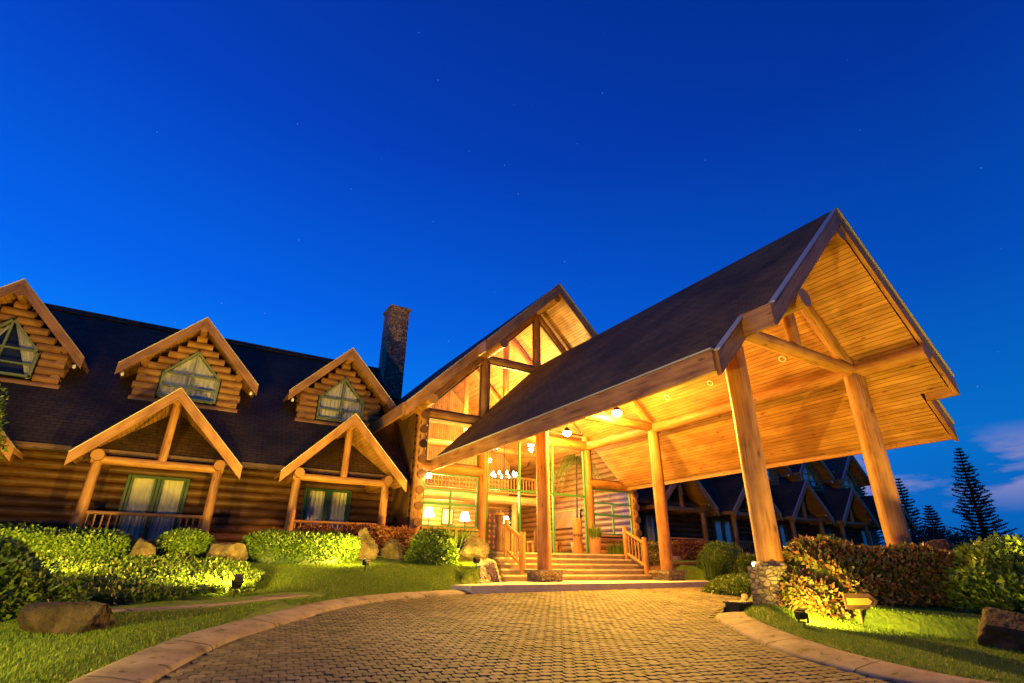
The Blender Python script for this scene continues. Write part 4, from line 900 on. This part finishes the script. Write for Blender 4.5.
def bush(name, label, cat, c, rad, n, size, mat, group=None, lump=.14, zsink=.0, seed=0.):
    """rounded bush, c on the ground, rad = (rx, ry, height)"""
    c = np.array([c[0], c[1], Hz(c[0], c[1])-zsink]) if len(c) == 2 else np.array(c)
    u = RNG.normal(size=(n, 3)); u[:, 2] = np.abs(u[:, 2])*.9-.08; u /= np.linalg.norm(u, axis=1)[:, None]
    r_ = np.array(rad)*(1-RNG.uniform(0, .16, n)[:, None])*(1+lump*hsh(u*2.2, 1.6, seed))[:, None]
    P_ = c+u*r_; V, F, G = leaf_arrays(P_, u, size, tone=np.clip(RNG.random(n)*.75+.25*(hsh(P_, 4, seed)*.5+.5), 0, 1))
    th, ph = np.meshgrid(np.linspace(0, 2*math.pi, 17), np.linspace(-.1, math.pi/2, 8), indexing='ij')
    w = np.stack([np.cos(th)*np.cos(ph), np.sin(th)*np.cos(ph), np.sin(ph)], -1).reshape(-1, 3); C_ = c+w*np.array(rad)*.84*(1+lump*hsh(w*2.2, 1.6, seed))[:, None]
    i_, j_ = np.meshgrid(np.arange(16), np.arange(7), indexing='ij'); b0 = (i_*8+j_).ravel(); CF = np.stack([b0, b0+8, b0+9, b0+1], 1)
    o = npmesh(name, np.vstack([V, C_]), np.vstack([F, CF+len(V)]), np.vstack([G, np.zeros((len(C_), 3))]), mat, at=tuple(c))
    return tag(o, label, cat, group)
def straps(name, label, c, rx, ry, h, n, mat, group=None):
    c0 = np.array([c[0], c[1], Hz(c[0], c[1]) if len(c) == 2 else c[2]]); V = []; F = []; G = []
    for k in range(n):
        a = random.uniform(0, 6.283); q = math.sqrt(random.random()); p = Vector((c0[0]+rx*q*math.cos(a), c0[1]+ry*q*math.sin(a), c0[2])); d = Vector((math.cos(a), math.sin(a), 0))*random.uniform(.1, .55)
        ln = h*random.uniform(.7, 1.15); w = Vector((-math.sin(a), math.cos(a), 0))*.018; seed = random.random(); prev = None
        for s in range(5):
            t = s/4; pos = p+d*ln*t*t+Vector((0, 0, ln*(t-.38*t*t*d.length*2))); ww = w*(1-t*.9); b0 = len(V); V += [pos-ww, pos+ww]; G += [(seed, 0, 0)]*2
            if s: F.append([b0-2, b0-1, b0+1, b0])
    return tag(npmesh(name, np.array([tuple(v) for v in V]), np.array(F), np.array(G), mat, at=tuple(c0)), label, 'plant', group)

def jit(l, s=.0): return l
# left beds
hedge('hedge', 'clipped box hedge between two boulders in front of the double porch', 'hedge', [(-10.8, 14.6), (-9.4, 14.65), (-8.0, 14.75)], 1.2, .68, 10500, .075, 'hedge_leaf', 'clipped hedges by the left wing', lump=.05, seed=1)
hedge('hedge', 'long clipped hedge at the far left below the porch rail', 'hedge', [(-17.2, 14.5), (-15, 14.5), (-12.95, 14.5)], 1.3, .58, 13000, .075, 'hedge_leaf', 'clipped hedges by the left wing', lump=.06, seed=2)
hedge('hedge', 'short clipped hedge squeezed between the wedge boulder and the flat boulder', 'hedge', [(-12.5, 14.7), (-11.4, 14.7)], 1.2, .62, 6000, .075, 'hedge_leaf', 'clipped hedges by the left wing', lump=.05, seed=3)
hedge('shrub_row', 'row of red leaved shrubs before the second porch', 'shrubs', [(-9.5, 16.4), (-7.5, 16.5), (-5.5, 16.6)], 1.0, .78, 8500, .085, 'red_leaf', lump=.14, round_=.6, seed=4)
bush('shrub', 'rounded bright green shrub beside the strap leaved plant', 'shrub', (-5.75, 14.9), (.75, .7, .92), 5200, .085, 'lime_leaf', seed=5)
straps('strap_plant', 'bright green strap leaved plant by the left corner post', (-4.75, 15.5), .6, .5, 1.15, 420, 'lime_leaf')
bush('bush', 'leafy dark green bush behind the black rock at bottom left', 'bush', (-14.85, 9.6), (1.75, 1.25, .98), 15000, .085, 'bush_leaf', seed=6, lump=.18)
# sloping ground cover
gp = ground_pts([(-17, 10.2), (-13.5, 10.1), (-12.3, 10.3), (-11.5, 10.75), (-10.8, 11.3), (-10.5, 12.4), (-10.9, 13.6), (-12.6, 14.0), (-17.5, 14.0)], 42000)
gz = H(gp)+.05+.09*np.abs(hsh(np.column_stack([gp, gp[:, 0]*0]), 2.4, 1))+RNG.uniform(0, .10, len(gp))
V, F, G = leaf_arrays(np.column_stack([gp, gz]), np.tile([0, -.3, .8], (len(gp), 1)), .075, spread=.8)
tag(npmesh('ground_cover', V, F, G, 'bush_leaf'), 'dense leafy ground cover on the slope left of the drive', 'ground cover', kind='stuff')

# right side beds
hl = [(-2.0, 6.15), (-.6, 5.45), (.9, 4.55)]
hedge('hedge', 'big loose hedge of copper and green leaves in front of the right columns', 'hedge', [(-2.95, 6.05), (-.9, 5.5), (1.3, 4.3)], 1.6, .88, 24000, .11, 'mixed_leaf', lump=.2, round_=.6, seed=8)
bush('bush', 'leafy lime green bush at the far right beside the dark rock', 'bush', (.35, 3.95), (1.3, 1.1, 1.02), 11000, .115, 'lime_leaf', seed=9, lump=.2)
bush('bush', 'green bush rising behind the lime bush at the right edge', 'bush', (3.4, 4.6), (2.0, 1.5, 1.2), 9000, .10, 'bush_leaf', seed=10, lump=.2)
hedge('hedge', 'low flat topped hedge in front of the round clipped shrub', 'hedge', [(4.0, 11.7), (5.2, 11.9)], 1.0, .66, 4200, .075, 'lime_leaf', lump=.05, seed=11)
bush('shrub', 'round clipped shrub behind the low flat hedge on the right', 'shrub', (5.35, 13.6), (1.0, .9, 1.05), 5000, .075, 'hedge_leaf', seed=12, lump=.05)
bush('shrub', 'low spreading green mound with a floodlight at its top', 'shrub', (1.75, 10.25), (1.25, .95, .52), 7000, .07, 'hedge_leaf', seed=13, lump=.1)
bush('shrub', 'broad green shrub mound seen past the near right column', 'shrub', (5.2, 9.6), (1.6, 1.2, 1.25), 8000, .085, 'hedge_leaf', seed=14, lump=.1)
straps('strap_plant', 'tall grassy plant left of the round clipped shrub', (4.35, 13.3), .35, .35, .95, 160, 'lime_leaf')
hedge('shrub_row', 'row of reddish shrubs below the first right porch', 'shrubs', [(5.9, 16.9), (7.4, 16.8), (9.2, 16.6)], .9, .72, 6500, .085, 'red_leaf', lump=.14, round_=.6, seed=15)
straps('strap_plant', 'band of green strap leaves under the right side window', (3.9, 17.15, .85), 1.0, .18, .62, 360, 'lime_leaf')
bush('shrub', 'pale speckled shrub between the railing and the right column', 'shrub', (4.3, 16.0), (.7, .5, .75), 2600, .08, 'mixed_leaf', seed=16)
t = thing('planter', (1.95, 16.75, .85), 'tall terracotta planter of feathery yellow green leaves by the door post', 'planter')
MB().lathe((1.95, 16.75, .85), [(.17, 0), (.2, .3), (.22, .62), (.2, .63), (.18, .58)], 16).build('pot', ['terracotta'], t)
s_ = straps('foliage', None, (1.95, 16.75, 1.4), .22, .22, .62, 260, 'lime_leaf'); s_.parent = t; s_.location = (0, 0, .55)
for k in ('label', 'category'): s_.pop(k, None)
t = thing('planter', (3.25, 14.95, 0), 'squat pot with a leafy plant beside the right column pedestal', 'planter')
MB().lathe((3.25, 14.95, 0.004), [(.2, 0), (.27, .2), (.26, .46), (.22, .47)], 16).build('pot', ['terracotta'], t)
s_ = bush('foliage', None, None, (3.25, 14.95, .5), (.32, .32, .42), 500, .09, 'mixed_leaf'); s_.parent = t; s_.location = (0, 0, .5)
mb = MB(); mb.box(4.0, 7.2, 14.75, 15.0, -.1, .52); mb.box(3.95, 7.25, 14.7, 15.05, .522, .6)
tag(mb.build('planter_wall', ['terracotta'], at=(5.6, 14.9, 0)), 'low terracotta coloured retaining wall right of the steps', 'wall')

# ------------------------------------------------------------------ rocks
def rock(label, c, r, mat='rock', seed=0, flat_=.0, group='boulders in the beds', sink=.3, point=0., rz=0., cuts=13):
    rng = random.Random(seed); bm = bmesh.new(); bmesh.ops.create_icosphere(bm, subdivisions=5, radius=1)
    pl = [(Vector((rng.gauss(0, 1), rng.gauss(0, 1), rng.gauss(.2, .8))).normalized(), rng.uniform(.5, .82)) for _ in range(cuts)]
    for v in bm.verts:
        p = v.co.copy()
        for n_, d in pl:
            e = p.dot(n_)-d
            if e > 0: p -= n_*e*.92
        p *= 1+.12*noise.noise(p*1.8+Vector((seed*3.1, 0, 0)))+.08*abs(noise.noise(p*3.5+Vector((seed, 2, 0))))+.04*noise.noise(p*7+Vector((seed, 9, 0)))+.035*noise.noise(p*11+Vector((seed, 5, 0)))
        if point: p.x *= 1-point*max(0, p.z); p.y *= 1-point*max(0, p.z)
        if flat_ and p.z > flat_: p.z = flat_+(p.z-flat_)*.2
        v.co = p
    me = bpy.data.meshes.new('boulder'); 
    z = Hz(c[0], c[1]) if len(c) == 2 else c[2]
    for v in bm.verts: v.co = Vector((v.co.x*r[0], v.co.y*r[1], v.co.z*r[2]+r[2]*(1-sink)*.8))
    bm.to_mesh(me); bm.free(); me.materials.append(M[mat])
    for p in me.polygons: p.use_smooth = True
    o = link('boulder', me, None, (c[0], c[1], z)); o.rotation_euler.z = rz
    return tag(o, label, 'boulder', group)
rock('large dark angular rock at the edge of the left lawn', (-13.0, 7.95), (.52, .40, .31), 'dark_rock', 3, .3, rz=-.3, sink=.4)
rock('wide flat topped boulder between the two nearest clipped hedges', (-11.1, 14.2), (.56, .38, .38), 'rock', 5, .5)
rock('small wedge shaped boulder at the end of the far left hedge', (-12.72, 14.1), (.27, .24, .38), 'rock', 8, point=.35)
rock('boulder cut by the left edge of the view behind the hedge', (-15.9, 14.1), (.4, .4, .5), 'rock', 9)
rock('tall pointed boulder before the red shrubs', (-7.65, 15.3), (.5, .4, .5), 'rock', 12, point=.35)
rock('round boulder between the pointed boulder and the lime shrub', (-6.75, 15.4), (.38, .34, .38), 'rock', 14)
rock('smooth pale boulder at the foot of the strap leaved plant', (-4.45, 15.0), (.58, .4, .42), 'rock', 17, sink=.25, cuts=2)
rock('big dark rock lying on the right lawn', (-2.75, 3.1), (.62, .5, .36), 'dark_rock', 21, rz=.5, sink=.5)
rock('pale boulder poking up behind the copper hedge beside the far column', (5.4, 6.75), (.75, .6, 1.05), 'rock', 25, .55)
for k, (x, y, s_) in enumerate(((-9.0, 15.6, .3), (-10.4, 15.7, .25))):
    rock(('small dark boulder behind the clipped hedge near the porch rail', 'small boulder peeping over the flat topped boulder')[k], (x, y), (s_, s_, s_*1.6), 'rock', 30+k)

# gravel slope left of the steps
gp = ground_pts([(-5.0, 13.3), (-3.75, 13.6), (-3.6, 16.2), (-4.1, 16.2), (-4.3, 14.9)], 3500); V = []; F = []
base = np.array([(1, 0, 0), (-1, 0, 0), (0, 1, 0), (0, -1, 0), (0, 0, 1), (0, 0, -1)], float); bf = np.array([(0, 2, 4), (2, 1, 4), (1, 3, 4), (3, 0, 4), (2, 0, 5), (1, 2, 5), (3, 1, 5), (0, 3, 5)])
hz_ = H(gp); Vs = []; Fs = []
for i, (p, z) in enumerate(zip(gp, hz_)):
    s_ = RNG.uniform(.03, .065); q = base*RNG.uniform(.7, 1.2, (6, 3))*s_; a = RNG.uniform(0, 6.28); rt = np.array([(math.cos(a), -math.sin(a), 0), (math.sin(a), math.cos(a), 0), (0, 0, 1)]); Vs.append(q@rt+np.array([p[0], p[1], z+.02])); Fs.append(bf+6*i)
V = np.vstack(Vs); tag(npmesh('gravel', V, np.vstack(Fs), V*0, 'gravel'), 'pale loose stones on the slope beside the steps', 'gravel', kind='stuff')

# ------------------------------------------------------------------ grass
def blades(poly, n, h):
    gp = ground_pts(poly, n); gp = gp[~inside(gp, DRIVE) & (pdist(gp, DRIVE) > .5) & ~inside(gp, PLAT)]; pdm = pdist(gp, pth, False); gp = gp[pdm > .45]; n = len(gp)
    z = H(gp); a = RNG.uniform(0, 6.283, n); hh = h*RNG.uniform(.55, 1.25, n); w = .004+.003*RNG.random(n); ln = hh*RNG.uniform(.2, .8, n)
    d = np.stack([np.cos(a), np.sin(a)], 1); s = np.stack([-np.sin(a), np.cos(a)], 1)
    A = np.column_stack([gp+s*w[:, None], z-.01]); B = np.column_stack([gp-s*w[:, None], z-.01]); C_ = np.column_stack([gp+d*ln[:, None], z+hh])
    V = np.stack([A, B, C_], 1).reshape(-1, 3); F = np.arange(3*n).reshape(n, 3)
    t = np.clip(RNG.random(n)*.7+.3*(hsh(np.column_stack([gp, gp[:, 0]*0]), 1.6, 3)*.5+.5), 0, 1); return V, F, np.repeat(np.stack([t, t, t], 1), 3, axis=0)
Vs, Fs, Gs, o_ = [], [], [], 0
for poly, n, h in (([(-15.5, 5), (-12.6, 5), (-11.9, 7.6), (-10.5, 10.2), (-12.4, 9.4), (-15.5, 9.2)], 60000, .03),
                   ([(-11.3, 11.0), (-10.2, 10.0), (-8, 11.0), (-6, 11.6), (-4.9, 12.6), (-4.4, 14.6), (-6, 14.5), (-8.2, 14.2), (-10.8, 14.1), (-11.5, 12.6)], 110000, .038),
                   ([(-4.6, 7.3), (-2.5, 7.2), (-1.5, 5.6), (1.5, 3.8), (0, 1.2), (-5.4, 1.6), (-5.6, 4)], 90000, .03)):
    v, f, g = blades(poly, n, h); Vs.append(v); Fs.append(f+o_); Gs.append(g); o_ += len(v)
tag(npmesh('grass', np.vstack(Vs), np.vstack(Fs), np.vstack(Gs), 'grass'), 'short mown grass on the lawns either side of the drive', 'grass', kind='stuff')

# ------------------------------------------------------------------ trees
def norfolk(label, x, y, z0, h, r, seed, lean=(0, 0), density=1., crown_from=.12):
    rng = random.Random(seed); t = thing('pine_tree', (x, y, z0), label, 'tree', 'pines on the ridge')
    MB().log((x, y, z0), (x+lean[0], y+lean[1], z0+h), .022*h, .003*h, 10, segs=8).build('trunk', ['bark'], t)
    V = []; F = []; G = []; n = int(h*3.0*density); k = 0
    for i in range(n):
        f = crown_from+(1-crown_from)*(i/(n-1)); zc = z0+h*f; rr = r*(1-f)**.75*rng.uniform(.8, 1.1)+.12; cx, cy = x+lean[0]*f, y+lean[1]*f; a0 = rng.uniform(0, 6.28); nb = 9
        for b_ in range(nb):
            a = a0+2*math.pi*b_/nb+rng.uniform(-.2, .2); ln = rr*rng.uniform(.5, 1.15); d = Vector((math.cos(a), math.sin(a), 0)); sd = Vector((-d.y, d.x, 0)); tone = rng.random(); m_ = max(4, int(ln*5))
            for s in range(m_):
                q = (s+.5)/m_; p = Vector((cx, cy, zc))+d*ln*q+Vector((0, 0, ln*(.30*q*q-.10*q))); wl = .46*(1-q*.5)*min(1, ln)
                for sg in (-1, 1):
                    e = p+sd*sg*wl*rng.uniform(.6, 1.1)+d*.22+Vector((0, 0, rng.uniform(.0, .22))); b0 = len(V); V += [p-d*.11+Vector((0, 0, -.04)), e, p+d*.12+Vector((0, 0, .05))]; F.append([b0, b0+1, b0+2]); G += [(tone, 0, 0)]*3
                b0 = len(V); V += [p-d*.16, p+d*.16, p+Vector((0, 0, .14))]; F.append([b0, b0+1, b0+2]); G += [(tone, 0, 0)]*3
    npmesh('crown', np.array([tuple(v) for v in V]), np.array(F), np.array(G), 'needle', t)
norfolk('tall tiered pine standing alone on the right skyline', 54, 21.2, -1.5, 12.8, 3.0, 1, lean=(-1.5, -.9))
norfolk('slim tiered pine just right of the far column', 52.0, 26.2, -2, 11.0, 2.4, 2, lean=(-.3, -.2))
norfolk('short dense pine right of the slim pine', 49.5, 23.2, -2, 7.9, 2.6, 3, density=1.3)
norfolk('distant pine tip glimpsed left of the far column', 60, 34, -2, 14.2, 2.6, 4)
def tree(label, x, y, z0, h, r, n, mat='needle', size=.3, seed=0, trunk=.35, group=None):
    t = thing('leafy_tree', (x, y, z0), label, 'tree', group)
    mb = MB(); mb.log((x, y, z0), (x+.1, y, z0+h*.7), .035*h, .012*h, 10)
    for k in range(5): a = k*1.3+seed; mb.log((x, y, z0+h*(.25+.08*k)), (x+r*.6*math.cos(a), y+r*.6*math.sin(a), z0+h*(.5+.08*k)), .014*h, .004*h, 6)
    mb.build('trunk', ['bark'], t)
    u = RNG.normal(size=(n, 3)); u /= np.linalg.norm(u, axis=1)[:, None]; q = RNG.random(n)**.4
    P_ = np.array([x, y, z0+h*.6])+u*np.array([r, r, h*.42])*(q*(1+.3*hsh(u*2.4, 1.8, seed)))[:, None]
    P_ = P_[hsh(P_, 1.6, seed+1) > -.42]; V, F, G = leaf_arrays(P_, (P_-np.array([x, y, z0+h*.6]))/max(r, 1), size)
    npmesh('crown', V, F, G, mat, t)
tree('low dark round tree behind the pale boulder', 45.5, 20.7, -2, 5.6, 3.0, 5000, seed=2)
tree('small dark pointed tree at the right edge of the skyline', 57.0, 20.2, -2, 5.3, 2.2, 3000, seed=3)
tree('dark tree filling the gap below the slim pine', 47, 23.5, -2, 5.8, 3.0, 5000, seed=4)
tree('upright clipped conifer cut by the left edge beside the porch', -16.75, 16.6, .75, 3.35, .62, 6500, 'hedge_leaf', .10, seed=5)

# ------------------------------------------------------------------ lamps in the garden, sign
def flood(label, x, y, tx, ty, tz, energy, spot=120, z=None, up=.27):
    z = Hz(x, y) if z is None else z; t = thing('floodlight', (x, y, z), label, 'floodlight', 'garden floodlights')
    c = Vector((x, y, z+up)); d = (Vector((tx, ty, tz))-c).normalized(); s_ = d.cross(Vector((0, 0, 1))).normalized(); u = s_.cross(d)
    mb = MB(); mb.obox(c-d*.04, s_*.075, d*.04, u*.055); mb.obox(c-d*.093, s_*.05, d*.015, u*.035); mb.obox(c+d*.02+u*.064, s_*.08, d*.045, u*.007); mb.build('housing', ['metal'], t)
    MB().obox(c+d*.0045, s_*.062, d*.004, u*.044).build('lens', ['lens'], t)
    mb = MB()
    for sg in (-1, 1): mb.obox(c+s_*sg*.086-Vector((0, 0, .05)), s_*.008, (0, .012, 0), (0, 0, .07))
    mb.obox((x, y, z+up-.11), s_*.092, d.cross(s_).cross(s_)*.015, (0, 0, .008)); mb.log((x, y, z-.06), (x, y, z+up-.11), .015, .015, 8, segs=1); mb.build('bracket', ['metal'], t)
    lamp('flood_beam', 'SPOT', c+d*.06, energy, GOLD, t, size=.08, target=(tx, ty, tz), spot=spot, blend=.7)
flood('floodlight on the ground cover nearest the drive', -11.15, 10.75, -11.9, 12.2, 1.9, P_FLOOD*.75, 178)
flood('floodlight in the middle of the sloping lawn', -8.2, 13.2, -8.6, 14.2, 2.6, P_FLOOD*.7, 179)
flood('floodlight in front of the smooth pale boulder', -4.95, 13.7, -4.9, 15.6, 2.2, P_FLOOD*.2, 178)
flood('floodlight on top of the low green mound', 1.15, 9.35, -1.5, 6.6, 3.0, P_UP*1.0, z=.22)
flood('small floodlight beside the near right column pedestal', -3.6, 5.35, -1.6, 5.0, .35, P_UP*.8, 155, up=.17)
flood('floodlight half hidden at the far right bush', .15, 2.2, .3, 4.0, .7, P_UP*2.6)
flood('floodlight in the ground cover behind the leafy dark bush', -14.3, 11.6, -14.2, 15.5, 3.2, P_FLOOD*.5, 175, up=.5)
flood('floodlight on the near left lawn aimed at the canopy gable', -15.0, 1.8, -1, 6.0, 5.7, P_FLOOD*1.6, spot=56)
flood('taller floodlight on the near left lawn aimed at the dark rock and leafy bush', -15.6, 4.4, -12.4, 10.2, .1, P_FLOOD*.75, spot=105, up=.9)  # added lamp out of view, brightens the near left bank and bush
t = thing('arrow_sign', (-2.6, 4.98, Hz(-2.6, 4.98)), 'brown wooden arrow sign with yellow arrow on the right lawn', 'sign')
z = Hz(-2.6, 4.98); c = Vector((-2.6, 4.98, z+.33)); rx = Vector((.85, -.525, 0)); ry = Vector((.525, .85, 0))
def arrow(w, h, tip, th, off, nm, mat):
    poly = [(-w, -h), (w, -h), (w+tip, 0), (w, h), (-w, h)]
    MB().prism([c+rx*a+Vector((0, 0, b_))+ry*off for a, b_ in poly], ry*th).build(nm, [mat], t)
arrow(.21, .115, .11, .03, 0, 'board', 'sign'); arrow(.17, .05, .06, .006, -.007, 'arrow_face', 'sign_face')
MB().log((-2.6+.03, 4.98+.02, z-.05), (-2.6+.03, 4.98+.02, z+.25), .03, .03, 8).build('post', ['sign'], t)
t = thing('junction_box', (-2.75, 7.1, Hz(-2.75, 7.1)), 'small dark box at the tip of the right island', 'box')
z = Hz(-2.75, 7.1); MB().box(-2.97, -2.53, 6.95, 7.25, z-.05, z+.14).build('body', ['metal'], t); MB().box(-3.0, -2.5, 6.92, 7.28, z+.142, z+.17).build('lid', ['stone'], t)
